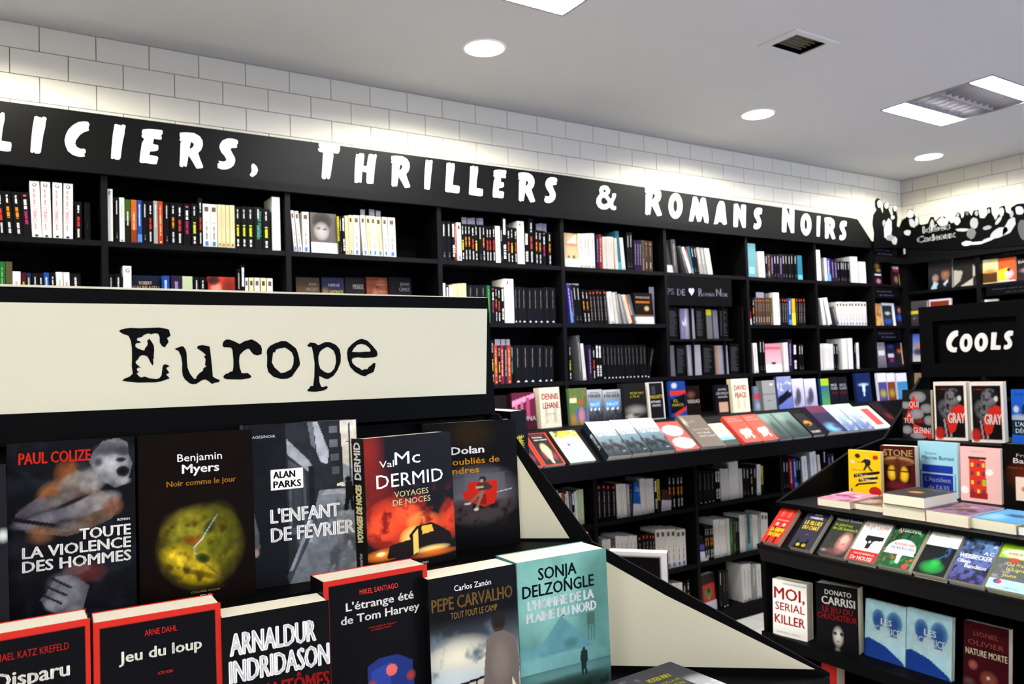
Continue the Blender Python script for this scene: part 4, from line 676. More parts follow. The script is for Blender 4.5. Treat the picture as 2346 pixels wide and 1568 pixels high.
pile('flat book with curling blue cover at the right of the middle tier', 2222, 2331, 2.575, ZF, .034, .22, -3, '#5a9ac0', [('f','#4a90c0'),('b',.6,.55,.3,.12,'#2a3a4c',.9,.4),('b',.3,.3,.3,.3,'#8ac0d8',.7)])
pile('green-covered flat book at the right edge of the middle tier', 2332, 2420, 2.575, ZF, .026, .2, 0, '#3a6a4a', [('f','#3a6a4a')], pages='white')
# ================================================================== BOOKS ON THE WALL SHELVES, SPINES OUT
# designs: cover colour, words for the label, print (rectangles x0 x1 z0 z1 colour | ticks x0 x1 z0 z1 colour | text)
def ticks(P, x0, x1, z0, z1, col, seed):       # small print too far away to read, as uneven marks running up the spine
    rs = random.Random(seed); z = z0
    while z < z1-.008:
        L_ = rs.uniform(.010, .028); P.poly([(x0+rs.uniform(0, .06), z), (x1-rs.uniform(0, .05), z), (x1-rs.uniform(0, .05), min(z+L_, z1)), (x0+rs.uniform(0, .06), min(z+L_, z1))], col); z += L_+rs.uniform(.004, .008) + (.02 if rs.random() < .15 else 0)
DES = {
 'K': ('#0d0d10', 'black spine, small white print', [('k',.35,.62,.62,.92,'#c4c2c0'),('k',.4,.6,.08,.2,'#8d8b88')]),
 'D': ('#09090b', 'plain dark spine', [('k',.4,.58,.3,.5,'#2c2c30')]),
 'O': ('#0e0d0f', 'black spine, orange title', [('k',.3,.68,.40,.66,'#d9861f'),('k',.35,.62,.74,.93,'#d8d6d4'),('k',.32,.66,.06,.30,'#c9c7c5')]),
 'Y': ('#0d0e0e', 'black spine, yellow title', [('k',.3,.7,.30,.58,'#c9cc2c'),('k',.35,.62,.72,.95,'#c9c7c5'),('k',.32,.66,.06,.22,'#e4e2e0')]),
 'R': ('#0f0c0e', 'black spine, red title', [('k',.3,.7,.34,.60,'#b8382c'),('k',.35,.65,.70,.93,'#dbd9d6'),('k',.32,.66,.06,.28,'#cac8c6')]),
 'm': ('#110d12', 'black spine, magenta title', [('k',.3,.7,.28,.58,'#a02458'),('k',.3,.7,.62,.84,'#e2e0de'),('e',.3,.7,.90,.94,'#c8524c')]),
 'T': ('#101014', 'black spine with white triangle', [('k',.42,.56,.42,.93,'#8b8172'),('tri',.28,.72,.025,.075,'#e8e6e0')]),
 'g': ('#0f1412', 'shiny black and green spine', [('k',.3,.7,.25,.6,'#5fa894'),('k',.4,.9,.3,.9,'#3c6a60'),('k',.35,.6,.72,.95,'#c9c7c5')]),
 'W': ('#efece9', 'white spine, grey print', [('k',.38,.62,.34,.84,'#9a9690'),('r',.3,.7,.03,.06,'#7d7a76')]),
 'C': ('#ead9a8', 'cream yellow spine', [('k',.4,.6,.4,.85,'#b0a068'),('r',.3,.7,.04,.10,'#8a6a3c')]),
 'c': ('#e6ddd0', 'off-white spine', [('k',.4,.6,.3,.8,'#b4a898')]),
 'P': ('#ece8e0', 'white spine, small picture on top', [('r',.22,.78,.82,.93,'#5a4a3c'),('e',.42,.60,.545,.575,'#b83c2c'),('k',.38,.62,.18,.48,'#6a6864'),('r',.3,.7,.03,.13,'#3c6ab0')]),
 'p': ('#efe0a8', 'pale yellow spine, small picture on top', [('r',.22,.78,.82,.93,'#3c3a34'),('k',.38,.62,.18,.6,'#7a7050'),('r',.3,.7,.03,.13,'#3c6ab0')]),
 'Z': ('#f1efec', 'tall white spine, large red name', [('t','CONNELLY',.27,.56,.20,.58,'#c9202c'),('k',.28,.52,.585,.86,'#d87a74'),('k',.3,.5,.15,.26,'#d87a74'),('ring',.25,.72,.91,.965,'#2a2a2a'),('r',.3,.62,.02,.05,'#1c1c1c')]),
 'z': ('#efedea', 'white spine, red and grey print', [('k',.3,.6,.2,.8,'#c4686a')]),
 'V': ('#a8a4a0', 'grey spine', [('k',.35,.6,.4,.9,'#e0dedb')]),
 'v': ('#5c5a5c', 'dark grey spine', [('k',.35,.6,.2,.85,'#a3a09e')]),
 'G': ('#3c5a1e', 'green spine fading to black', [('r',0,1,0,.5,'#16180f'),('k',.35,.62,.4,.72,'#d8d6cc')]),
 'Q': ('#1f6a3a', 'dark green spine', [('k',.35,.62,.3,.9,'#7ab04c')]),
 'o': ('#c8622c', 'orange spine', [('k',.3,.65,.25,.7,'#f0b090'),('r',0,1,.02,.3,'#7a3214')]),
 'X': ('#b8401c', 'dark orange spine', [('k',.3,.65,.2,.9,'#e8a888'),('e',.35,.65,.03,.07,'#d8c8b8')]),
 'r': ('#a01c1c', 'red spine', [('k',.3,.65,.2,.9,'#e0b0a8')]),
 'B': ('#1f4a9c', 'blue spine', [('k',.3,.66,.4,.9,'#a8c4e8'),('r',0,1,.02,.2,'#4a7ab8')]),
 'b': ('#1c2c5c', 'navy spine', [('k',.3,.66,.2,.9,'#c8b870')]),
 'M': ('#4c141c', 'maroon spine', [('k',.3,.66,.2,.8,'#c89a3c')]),
 'U': ('#2c1c3a', 'dark purple spine', [('k',.3,.66,.2,.9,'#8a7aa0')]),
 'u': ('#4a3aa0', 'violet blue spine', [('k',.3,.66,.2,.9,'#b8c8e8'),('r',0,1,.02,.3,'#5a8ab0')]),
 'e': ('#2f7286', 'teal spine', [('r',0,1,.0,.2,'#4c9aa4')]),
 'E': ('#6fa3ad', 'light blue spine', [('r',.2,.8,.1,.3,'#88b4b0')]),
 'l': ('#54512f', 'olive spine', [('k',.4,.62,.05,.4,'#d87aa0'),('e',.4,.6,.55,.6,'#d8423c')]),
 'n': ('#4c3a30', 'brown spine', [('k',.35,.6,.1,.3,'#c4b8a8'),('e',.3,.7,.86,.93,'#b8642c'),('k',.35,.6,.5,.8,'#8a7464')]),
 'h': ('#1a1212', 'black spine, red dot', [('e',.3,.7,.88,.95,'#c8402c'),('k',.35,.6,.1,.8,'#8a8480')]),
 'w': ('#0c0c0e', 'black spine, broad white lettering', [('k',.2,.8,.62,.95,'#e8e6e2'),('k',.2,.8,.1,.4,'#e0deda')]),
 'f': ('#f0a818', 'orange yellow spine', [('r',0,1,0,.45,'#f4d028')]),
 'i': ('#c4d0a4', 'pale green spine', [('k',.4,.6,.3,.7,'#9ab08c')]),
 'y': ('#c4bc24', 'yellow and black spine', [('r',0,1,.0,.35,'#17170f'),('k',.3,.7,.4,.7,'#17170f')]),
 'a': ('#f4f1ec', 'tall blank white divider book', [('k',.45,.6,.2,.6,'#d8d2c8')]),
}
for L_ in 'FGKL': DES['*'+L_] = ('#f2efe9', 'tall white divider block lettered '+L_, [('lt', L_)])
UC = {}
def spine_meshes():
    b = B(); b.box(0, 1, 0, .006, 0, 1); b.box(0, .03, 0, 1, 0, 1); b.box(.97, 1, 0, 1, 0, 1); UC['cover'] = mesh('spine_cover', b.V, b.F, 'cover')
    b = B(); b.box(.03, .97, .006, .98, .006, .994); UC['pages'] = mesh('spine_pages', b.V, b.F, 'paper')
    for i, (k, (c, _, ops)) in enumerate(DES.items()):
        P = Print()
        for j, o_ in enumerate(ops):
            if o_[0] == 'k': ticks(P, *o_[1:6], 100*i+j)
            elif o_[0] == 'r': P.poly([(o_[1], o_[3]), (o_[2], o_[3]), (o_[2], o_[4]), (o_[1], o_[4])], o_[5])
            elif o_[0] in ('e', 'ring'):
                cx, cz, a, b_ = (o_[1]+o_[2])/2, (o_[3]+o_[4])/2, (o_[2]-o_[1])/2, (o_[4]-o_[3])/2
                P.poly([(cx+a*math.cos(t*.52), cz+b_*math.sin(t*.52)) for t in range(12)], o_[5])
                if o_[0] == 'ring': P.poly([(cx+a*.6*math.cos(t*.52), cz+b_*.6*math.sin(t*.52)) for t in range(12)], c)
            elif o_[0] == 'tri': P.poly([(o_[1], o_[3]), (o_[2], o_[3]), ((o_[1]+o_[2])/2, o_[4])], o_[5])
            elif o_[0] == 't': P.text(o_[1], o_[4], o_[5], o_[2], o_[3]-o_[2], o_[6], .0, rot=True)
            elif o_[0] == 'lt': P.text(o_[1], .28, .78, .88, .075, '#141414', 0)
        P.V = [(v[0], v[1]*8-.001, v[2]) for v in P.V]; UC[k] = P.mesh('spine_print')
spine_meshes()
ORD = ['first', 'second', 'third', 'fourth', 'fifth', 'sixth', 'seventh', 'eighth', 'ninth', 'tenth', 'eleventh', 'twelfth', 'thirteenth', 'fourteenth', 'fifteenth', 'sixteenth', 'seventeenth', 'eighteenth', 'nineteenth', 'twentieth',
       '21st', '22nd', '23rd', '24th', '25th', '26th', '27th', '28th', '29th', '30th', '31st', '32nd', '33rd', '34th', '35th', '36th', '37th', '38th', '39th', '40th']
NB = [0]
stuffV, stuffF, stuffC = [], [], []
def run(where, group, O, s, z, Y, zb0, zb1, segs, stuff=False, depth=.115):
    """segs: (x0, x1, ytop, lean_px, codes) in coordinates of an enlarged crop with origin O and scale s; zb0, zb1 = (x, y) of the shelf edge"""
    n = 0
    for sg_ in segs:
        x0, x1, yt_, ln_, codes = sg_[:5]
        cl = [codes] if codes[0] == '*' else list(codes)
        stp = (x1-x0)/len(cl)
        for i, c in enumerate(cl):
            a, b_ = x0+i*stp, x0+(i+1)*stp
            yb = zb0[1]+(zb1[1]-zb0[1])*(a-zb0[0])/(zb1[0]-zb0[0])
            yb_ = (yb-yt_)/s if len(cl) == 1 or (yb-yt_) > 0 else 0
            X0, X1 = X_at(O[0]+(a+ln_)/s, Y, z), X_at(O[0]+(b_+ln_)/s, Y, z)
            v = proj((X0, Y, z)); h = onY((O[0]+a/s, O[1]+yt_/s), Y).z-z; hpx = h*FPX/v[2]
            if len(cl) > 1: h *= 1+random.uniform(-.012, .012)
            th = max(.006, (X1-X0)-.0008)
            ang = math.atan2(ln_/s, hpx); ang = ang-math.radians(0.6) if ln_ else 0
            yy = Y+random.uniform(.0, .006)
            if stuff:
                Mx = Matrix.Translation((X0, yy, z+.0004)) @ Matrix.Rotation(-ang, 4, 'Y')
                d = DES[c]; col = tuple(.7*q for q in hl(d[0])); base = len(stuffV)
                bb = B(); bb.box(0, th*.97, 0, depth, 0, h)
                for q in bb.V: stuffV.append(tuple(Mx @ Vector(q)))
                stuffF.extend([[base+k for k in f] for f in bb.F]); stuffC.extend([col]*8)
                pm = UC[c]; base = len(stuffV); ca = [0.0]*(4*len(pm.vertices)); pm.color_attributes['Col'].data.foreach_get('color', ca)
                for k, q in enumerate(pm.vertices): stuffV.append(tuple(Mx @ Vector((q.co.x*th*.97, q.co.y*depth, q.co.z*h)))); stuffC.append(tuple(ca[4*k:4*k+3]))
                stuffF.extend([[base+k for k in p.vertices] for p in pm.polygons])
                continue
            lab = DES[c][1]+', '+ORD[n]+' from left, '+where; n += 1
            r = bpy.data.objects.new('book', None); COL.objects.link(r); r.empty_display_size = .01
            r.matrix_world = Matrix.Translation((X0, yy, z+.0004)) @ Matrix.Rotation(-ang, 4, 'Y') @ Matrix.Diagonal((th, depth, h, 1))
            r['label'] = lab; r['category'] = 'book'; r['group'] = group
            cv = obj('cover', UC['cover'], r); cv.color = (*[.7*q for q in hl(DES[c][0])], 1)
            obj('pages', UC['pages'], r); obj('spine_print', UC[c], r); NB[0] += 1
Y1 = UY+.012
z1, z2, z3 = SH
A, As = (0, 380), 3.5545
run('leftmost bay, top shelf', 'spines on the top shelves', A, As, z1, Y1, (0, 600), (830, 628), [(-30,22,200,24,'R'),(22,90,205,30,'O'),(94,165,210,28,'O'),(168,236,215,26,'m'),(241,323,122,22,'Z'),(331,411,128,14,'Z'),(428,506,135,5,'Z'),(517,596,141,1,'Z'),(612,670,290,0,'R'),(690,740,300,0,'D')])
run('top shelf under CIERS', 'spines on the top shelves', A, As, z1, Y1, (880, 628), (2330, 680), [(877,923,188,0,'*F'),(936,974,255,0,'K'),(976,1019,258,0,'W'),(1021,1070,272,0,'G'),(1072,1118,276,0,'o'),(1122,1160,280,0,'B'),(1162,1208,285,0,'K'),(1208,1252,285,0,'R'),(1256,1290,285,0,'V'),(1292,1332,288,0,'X'),(1340,1388,295,0,'K'),(1390,1438,300,0,'O'),(1442,1496,303,0,'R'),(1500,1555,307,0,'m'),(1562,1614,308,0,'Y'),(1618,1654,262,0,'R'),(1657,1718,308,0,'P'),(1719,1777,312,0,'P'),(1778,1809,316,0,'C'),(1810,1842,317,0,'C'),(1844,1877,320,0,'C'),(1878,1917,321,0,'C'),(1919,1966,330,0,'Y'),(1968,2016,332,0,'Y'),(2018,2072,334,0,'Y'),(2076,2140,335,0,'g'),(2145,2205,350,0,'Y'),(2222,2289,252,0,'a')])
run('leftmost bay, second shelf', 'spines on the second shelves', A, As, z2, Y1, (0, 1185), (830, 1180), [(-10,42,780,6,'Q'),(45,100,780,6,'l'),(102,168,860,4,'z'),(172,213,870,5,'M'),(216,254,872,6,'b'),(262,312,875,10,'K'),(314,352,875,8,'R'),(356,402,870,10,'B'),(408,452,872,14,'O'),(456,514,865,16,'W'),(517,568,868,16,'z'),(575,658,880,20,'K')])
run('second shelf under CIERS', 'spines on the second shelves', A, As, z2, Y1, (880, 1188), (2330, 1215), [(885,938,880,0,'K'),(940,1000,880,0,'K'),(1008,1078,815,0,'*G'),(1326,1388,895,0,'B'),(1400,1486,895,0,'U'),(1490,1576,900,0,'i'),(1585,1630,905,0,'K'),(1636,1682,905,0,'O'),(1940,1968,840,0,'K'),(1970,2004,808,0,'w'),(2005,2031,912,0,'P'),(2036,2072,912,0,'p'),(2080,2124,912,0,'P'),(2131,2176,914,0,'p'),(2181,2230,917,0,'P')])
Bq, Bs = (640, 400), 3.5545
run('top shelf under the letters THRI', 'spines on the top shelves', Bq, Bs, z1, Y1, (100, 620), (1300, 668), [(95,122,292,28,'P'),(128,160,296,32,'P'),(190,246,302,6,'P'),(476,490,340,8,'y'),(494,510,340,8,'K'),(512,532,342,8,'w'),(538,566,335,6,'C'),(569,603,330,6,'p'),(608,658,330,6,'P'),(662,702,332,26,'P'),(706,742,336,22,'p'),(745,786,340,20,'P'),(789,832,345,18,'p'),(838,880,347,14,'P'),(888,948,350,9,'P')])
run('top shelf under the letters LLERS', 'spines on the top shelves', Bq, Bs, z1, Y1, (1325, 676), (2290, 728), [(1325,1368,380,0,'K'),(1370,1405,380,0,'K'),(1406,1430,390,6,'w'),(1432,1444,395,6,'r'),(1446,1482,392,8,'P'),(1484,1508,400,6,'Y'),(1512,1562,400,6,'OO'),(1566,1594,405,5,'R'),(1596,1622,405,5,'Y'),(1628,1656,408,5,'K'),(1657,1682,410,5,'O'),(1686,1762,418,3,'RRR'),(1764,1802,420,4,'W'),(1804,1822,430,2,'K'),(1824,1858,345,0,'w'),(1860,1888,430,0,'R'),(1889,1915,430,0,'Y'),(1918,1942,435,0,'R'),(1944,2001,380,0,'*K'),(2004,2038,470,0,'w'),(2040,2080,355,0,'R'),(2086,2114,450,2,'O'),(2116,2146,455,2,'O'),(2148,2178,460,2,'m'),(2192,2222,470,2,'O')])
run('second shelf right of the Europe sign', 'spines on the second shelves', Bq, Bs, z2, Y1, (1340, 1185), (2290, 1210), [(1338,1360,885,2,'W'),(1364,1386,905,2,'w'),(1390,1420,905,0,'c'),(1424,1460,892,0,'C'),(1462,1498,888,0,'C'),(1500,1535,886,0,'C'),(1540,1692,902,0,'TTT'),(1694,1722,905,2,'Q'),(1730,1758,910,2,'m'),(1760,1778,912,2,'O'),(1780,1808,915,2,'R'),(1810,1834,920,2,'w'),(1836,1912,850,4,'*L'),(1914,1972,915,2,'TT'),(1974,2254,922,2,'TTTTTT')])
Cq, Cs_ = (1000, 480), 3.734
run('third shelf just right of the Europe sign', 'spines on the third shelves', Cq, Cs_, z3, Y1, (490, 1480), (1090, 1458), [(470,496,1120,2,'Y'),(497,527,1160,4,'X'),(530,554,1165,2,'Y'),(555,585,1165,2,'r'),(587,608,1168,2,'b'),(609,641,1160,2,'X'),(643,664,1165,3,'g'),(668,800,1165,0,'TT'),(802,925,1165,-3,'TT'),(927,1014,1165,-6,'TT')])
run('top shelf under the ampersand', 'spines on the top shelves', Cq, Cs_, z1, Y1, (1100, 488), (1930, 540), [(1228,1364,206,0,'WWWW'),(1378,1400,215,0,'U'),(1402,1424,215,0,'r'),(1430,1520,232,3,'ccc'),(1522,1546,245,14,'c'),(1535,1566,185,24,'e'),(1568,1600,240,26,'W'),(1640,1690,200,0,'KK'),(1694,1762,262,2,'UUU'),(1764,1816,266,2,'ln'),(1820,1856,270,2,'n')])
run('second shelf under the ampersand', 'spines on the second shelves', Cq, Cs_, z2, Y1, (1110, 972), (1950, 975), [(1112,1134,640,40,'u'),(1138,1160,645,38,'U'),(1164,1194,645,36,'K'),(1196,1226,650,32,'K'),(1238,1266,685,30,'O'),(1270,1296,690,28,'O'),(1304,1450,690,24,'hhhhh'),(1453,1495,705,34,'W'),(1498,1524,710,38,'c'),(1526,1544,705,46,'V'),(1546,1566,720,66,'V'),(1572,1598,725,80,'c'),(1602,1624,725,84,'o'),(1630,1650,725,72,'e')])
run('third shelf under the ampersand', 'spines on the third shelves', Cq, Cs_, z3, Y1, (1140, 1455), (1960, 1432), [(1138,1160,1160,4,'Y'),(1196,1226,1080,34,'v'),(1230,1260,1150,28,'W'),(1298,1326,1160,12,'U'),(1332,1362,1180,6,'R'),(1366,1418,1156,10,'ww'),(1420,1796,1160,12,'TTTTTTTTTTTT'),(1860,1890,1175,-62,'T')])
Dq, Ds = (1500, 500), 3.92
run('top shelf under ROM', 'spines on the top shelves', Dq, Ds, z1, Y1, (95, 488), (820, 520), [(150,188,190,28,'v'),(196,216,240,90,'v'),(218,242,248,96,'W'),(250,268,252,82,'r'),(275,300,250,70,'e'),(306,335,250,52,'K'),(338,362,255,46,'K'),(366,400,262,44,'V'),(404,432,265,44,'V'),(434,458,268,46,'c'),(462,484,270,44,'c')])
run('top shelf under MANS', 'spines on the top shelves', Dq, Ds, z1, Y1, (845, 545), (1440, 575), [(838,915,225,2,'E'),(930,962,300,12,'W'),(964,990,300,12,'W'),(996,1280,325,3,'KnUKKUKKKKK'),(1286,1330,335,5,'e')], stuff=True)
run('top shelf under NOIRS', 'spines on the top shelves', Dq, Ds, z1, Y1, (1450, 580), (1960, 612), [(1440,1490,285,12,'a'),(1502,1522,358,8,'v'),(1524,1546,358,8,'W'),(1548,1582,362,8,'u'),(1586,1612,372,14,'U'),(1616,1642,372,12,'U'),(1646,1756,388,5,'KKKKK'),(1768,1832,345,8,'a'),(1845,1905,390,4,'a')], stuff=True)
run('second shelf under MANS', 'spines on the second shelves', Dq, Ds, z2, Y1, (860, 962), (1460, 975), [(884,904,720,0,'O'),(906,1042,715,4,'nnnnnn'),(1044,1064,715,4,'l'),(1068,1124,670,6,'a'),(1128,1204,720,2,'hhhh'),(1206,1236,720,0,'B'),(1240,1270,724,2,'f'),(1278,1360,720,-2,'hhhh')], stuff=True)
run('second shelf under NOIRS', 'spines on the second shelves', Dq, Ds, z2, Y1, (1470, 975), (1970, 982), [(1472,1500,722,44,'W'),(1504,1538,716,62,'W'),(1566,1590,790,70,'v'),(1640,1906,752,4,'PPPPPPPPPP')], stuff=True)
run('third shelf under MANS', 'spines on the third shelves', Dq, Ds, z3, Y1, (880, 1392), (1480, 1372), [(884,922,1125,16,'W'),(948,998,1090,6,'KK'),(1160,1200,1120,10,'W'),(1206,1242,1090,2,'U'),(1246,1282,1130,2,'w'),(1298,1348,1130,0,'KK')], stuff=True)
run('third shelf under NOIRS', 'spines on the third shelves', Dq, Ds, z3, Y1, (1490, 1362), (1990, 1345), [(1492,1612,1130,2,'WcWWW'),(1616,1662,1130,0,'KK'),(1690,1736,1085,6,'a'),(1744,1786,1080,5,'a'),(1798,1816,1120,2,'K'),(1818,1842,1120,2,'W')], stuff=True)
# low bookcases: the remaining spines, small and far in the shade, kept as one object
Eq, Es = (1180, 1010), 3.0077
YL = CY0+.02; l1, l2, l3 = LSH
RS = lambda *a: run('', '', *a, stuff=True)
RS(Eq, Es, l1, YL, (250, 580), (540, 560), [(240,300,355,10,'c'),(303,340,362,12,'Wo'),(340,425,355,14,'wWvwW'),(425,478,343,5,'i')])
RS(Eq, Es, l1, YL, (575, 560), (1240, 460), [(570,700,305,6,'hhhh'),(702,792,300,8,'WcWV'),(793,808,290,6,'h'),(868,962,264,4,'WcWW'),(966,1002,270,4,'wy'),(1060,1168,240,2,'OOOO')])
RS(Eq, Es, l1, YL, (1265, 450), (1820, 372), [(1268,1382,212,4,'TTTT'),(1384,1416,205,6,'ww'),(1418,1476,195,8,'WWWW'),(1480,1546,150,6,'a'),(1548,1572,196,4,'c'),(1574,1672,180,2,'KKOK'),(1674,1700,165,-4,'W'),(1700,1722,175,-6,'y')])
RS(Eq, Es, l1, YL, (1835, 345), (2290, 300), [(1832,1892,135,4,'KKK'),(1894,1916,130,10,'r'),(1918,1940,128,12,'B'),(1942,1975,125,4,'KK'),(1978,2014,112,14,'W'),(2034,2076,82,18,'W'),(2080,2098,100,20,'c'),(2120,2150,60,8,'K'),(2160,2205,90,4,'Ub')])
RS(Eq, Es, l2, YL, (575, 870), (1260, 760), [(575,700,685,6,'vccv'),(700,880,660,6,'WWWWWh'),(882,975,645,4,'hhhh'),(978,1182,615,4,'PPPPPP')])
RS(Eq, Es, l2, YL, (1275, 760), (1800, 660), [(1310,1376,590,4,'OOOO'),(1378,1462,545,4,'WWWW'),(1464,1505,540,4,'cQ'),(1510,1552,540,2,'nKK'),(1554,1700,512,2,'WcVeVWWV'),(1702,1752,500,2,'PP')])
RS(Eq, Es, l3, YL, (1080, 1080), (1250, 1060), [(1090,1190,985,2,'WcWK'),(1192,1215,960,0,'O')])
RS(Eq, Es, l3, YL, (1280, 1150), (1800, 1050), [(1412,1480,895,2,'KTT'),(1570,1700,855,4,'WWVW')])
o = obj('shelved_paperbacks', mesh('shelved_paperbacks', stuffV, stuffF, 'print', colors=stuffC)); o['kind'] = 'stuff'
o['label'] = 'small spine-out paperbacks in the low bookcases and the farthest wall bays'; o['category'] = 'books'
print('spine books', NB[0])
# ================================================================== FACE-OUT BOOKS ON THE WALL
LR = (22, 33)
def wall(label, xl, xr, yt_, z, Y, t, cov, ops=None, texts=(), lean=4, rot=0, roll=0, yb=None, **kw):
    X0, X1 = X_at(xl, Y, z+.08), X_at(xr, Y, z+.08); zt_ = onY(((xl+xr)/2, yt_), Y+.01).z
    la = math.radians(lean); h = (zt_-z)/math.cos(la)
    mw = place(Vector((X0, Y, z+.0005)), math.radians(rot), la) @ Matrix.Rotation(-math.radians(roll), 4, 'Y')
    r = thing('book', label, 'book', mw=mw, group=kw.pop('group', None)); book_parts(r, (X1-X0)/math.cos(math.radians(rot)), h, t, cov, ops or [('f', cov)], texts, res=LR, **kw); return r
FY = 3.10
wall('dark paperback with red strip and black disc, beside the Europe stand', 1128, 1175, 906, LED, FY, .02, '#160a0c', [('f','#160b0d'),('r',0,.30,1,.62,'#a01418'),('b',.5,.32,.36,.16,'#17090b',1,.2)])
wall('paperback with pink church pillars and white letters', 1176, 1230, 900, LED, FY-.03, .02, '#3c1420', [('f','#5a1c30'),('p','#d88aa8',[(0,.62),(1,.86),(1,.98),(0,.78)]),('r',.1,.3,.22,.7,'#c86a8c'),('r',.35,.3,.47,.78,'#b85a7c'),('r',.6,.3,.75,.86,'#a83c60'),('r',0,0,1,.3,'#3a0f1a')], [('LUNA',.3,.98,.24,.12,'#d8c8cc',.02)])
wall('thick cream paperback with red lettering DENNIS LEHANE', 1240, 1290, 888, LED, FY-.02, .04, '#d9d0b8', [('f','#d9d0b8'),('r',.2,.1,.36,.5,'#c0b69c'),('r',.64,.1,.8,.5,'#c0b69c'),('n',5,.1,2)], [('DENNIS',.12,.92,.70,.15,'#b8242a',.03),('LEHANE',.14,.92,.48,.15,'#b8242a',.03),('Ce monde disparu',.25,.75,.33,.03,'#6a6458')], rot=6, spine='#c9c0a4')
wall('colourful painted cover of a man in a blue shirt under trees', 1307, 1348, 890, LED, FY, .02, '#4a6a3c', [('f','#56703c'),('c','#c8603c',6,.55,2,0,.6,1,1),('b',.65,.62,.16,.08,'#b84a34',1,.3),('p','#3c5aa8',[(.4,.45),(.9,.45),(1,.1),(.3,.1)]),('b',.65,.25,.2,.25,'#d87a64',.9,.4),('b',.2,.15,.25,.2,'#b86a34',.8),('r',.02,.6,.42,.72,'#e0d8a0')])
for i, (a, c) in enumerate(((1349, 1383), (1384, 1428))):
    wall('grey misty paperback, %s of two with black name and blue band' % ('left' if i == 0 else 'right'), a, c, 893, LED, FY-.01, .02, '#7d8288', [('g','#1a1c20','#b4b8bc'),('r',.1,.46,.85,.66,'#5a9ad8'),('c','#2a2c30',5,.5,4,0,0,1,.5),('r',.15,.38,.28,.46,'#e8ecf0'),('r',.42,.38,.55,.46,'#e8ecf0'),('r',.68,.38,.8,.46,'#e8ecf0')], [('BERNARD',.2,.8,.88,.05,'#2a2c30'),('MINIER',.08,.9,.76,.10,'#1c1e22',.03),('NUIT',.2,.8,.52,.09,'#dce8f4',.01)], group='twin grey misty paperbacks')
wall('thick dark paperback with yellow lettering over a grey wave', 1432, 1488, 878, LED, FY-.03, .04, '#1c1a1a', [('f','#1e1c1c'),('b',.5,.28,.6,.18,'#9a968f',.9),('b',.3,.12,.4,.1,'#c8c2b8',.8),('b',.5,.16,.2,.06,'#2a2624',.9)], [('PETER MAY',.3,.9,.70,.06,'#c8c23a',.02),("L'ÎLE",.3,.7,.62,.05,'#c8c23a',.02)], rot=5, pages='paper')
wall('white-framed black paperback with yellow and white lines', 1489, 1524, 876, LED, FY-.02, .02, '#d8d4cc', [('f','#dcd8d0'),('r',.05,.03,.95,.97,'#17161a'),('r',.2,.68,.45,.9,'#3a3a42')], [('MANCHETTE',.08,.92,.56,.09,'#d8c83a',.02),('AFFAIRE',.1,.75,.44,.06,'#e4e0d8',.01),('N\'GUSTRO',.2,.75,.34,.06,'#e4e0d8',.01)])
wall('blue, red and black paperback with a white medal', 1538, 1574, 874, LED, FY, .02, '#1c3c8c', [('f','#1c4090'),('r',0,.62,1,.74,'#c8302c'),('b',.3,.88,.2,.09,'#c8ccd0',1,.3),('p','#0f0f12',[(0,.5),(1,.66),(1,.2),(0,.1)]),('p','#c83028',[(.2,.1),(1,.3),(1,.2),(.3,0)])], [('EL',.2,.5,.42,.08,'#d8c83a',.02),('MARCO',.1,.8,.3,.08,'#d8c83a',.02)])
wall('dark brown paperback with a hand and white jagged lettering', 1575, 1606, 884, LED, FY, .02, '#1a100e', [('f','#160e0d'),('b',.35,.70,.4,.16,'#7a4a3a',.9)], [('VERDAD',.05,.95,.42,.12,'#d8d0cc',.02)])
wall('narrow black paperback with white lines and skin-coloured square', 1641, 1674, 882, LED, FY, .02, '#121014', [('f','#131116'),('r',.2,.05,.85,.38,'#c89a80')], [('JAMES',.2,.8,.8,.07,'#c8c4c8',.01),('CRUMLEY',.05,.95,.66,.08,'#d8d4d8',.02),('NOIR',.2,.85,.54,.07,'#c8c4c8',.01)])
wall('cream paperback with red lettering DAVID PEACE', 1680, 1722, 868, LED, FY-.02, .03, '#e4dac0', [('f','#e6dcc2'),('r',.25,.1,.4,.5,'#cfc4a6'),('r',.62,.1,.76,.5,'#cfc4a6')], [('DAVID',.15,.85,.66,.15,'#c0302c',.03),('PEACE',.18,.82,.44,.15,'#c0302c',.03)], spine='#cfc5a8', rot=4)
wall('leaning grey and red slim paperback', 1728, 1746, 885, LED, FY, .015, '#6a7484', [('f','#6a7484'),('r',0,.5,1,.7,'#b04048'),('b',.5,.2,.4,.2,'#a8a8ac',.8)], roll=-4)
wall('plain grey filing cabinet cover paperback', 1750, 1783, 872, LED, FY-.02, .04, '#8d8d8a', [('f','#92928e'),('r',0,.52,1,.54,'#6a6a68'),('r',.6,.82,.85,.88,'#d8d8d4'),('r',.3,.3,.65,.33,'#6a6a68')], spine='#6a6a68', rot=5)
wall('violet and black paperback with diagonal shapes', 1784, 1817, 863, LED, FY-.02, .02, '#3a3c6a', [('g','#5a6ab0','#8a8cb0'),('p','#141420',[(0,.35),(1,.65),(1,.4),(0,.1)]),('c','#d0d4e8',5,.55,5,0,.5,1,1)])
for i, (a, c) in enumerate(((1818, 1844), (1846, 1873))):
    wall('pale lilac paperback with dark figures, %s copy' % ('left' if i == 0 else 'right'), a, c, 868, LED, FY, .02, '#b4aec8', [('g','#a49cb8','#d0cce0'),('b',.5,.4,.25,.3,'#34343c',.9,.5),('b',.3,.2,.3,.2,'#3c3c44',.8)], group='twin lilac paperbacks')
wall('narrow blue and lime paperback', 1884, 1902, 868, LED, FY, .02, '#1c4a84', [('g','#5a9a4a','#1c4a8c'),('r',0,.72,1,1,'#9ab82c')])
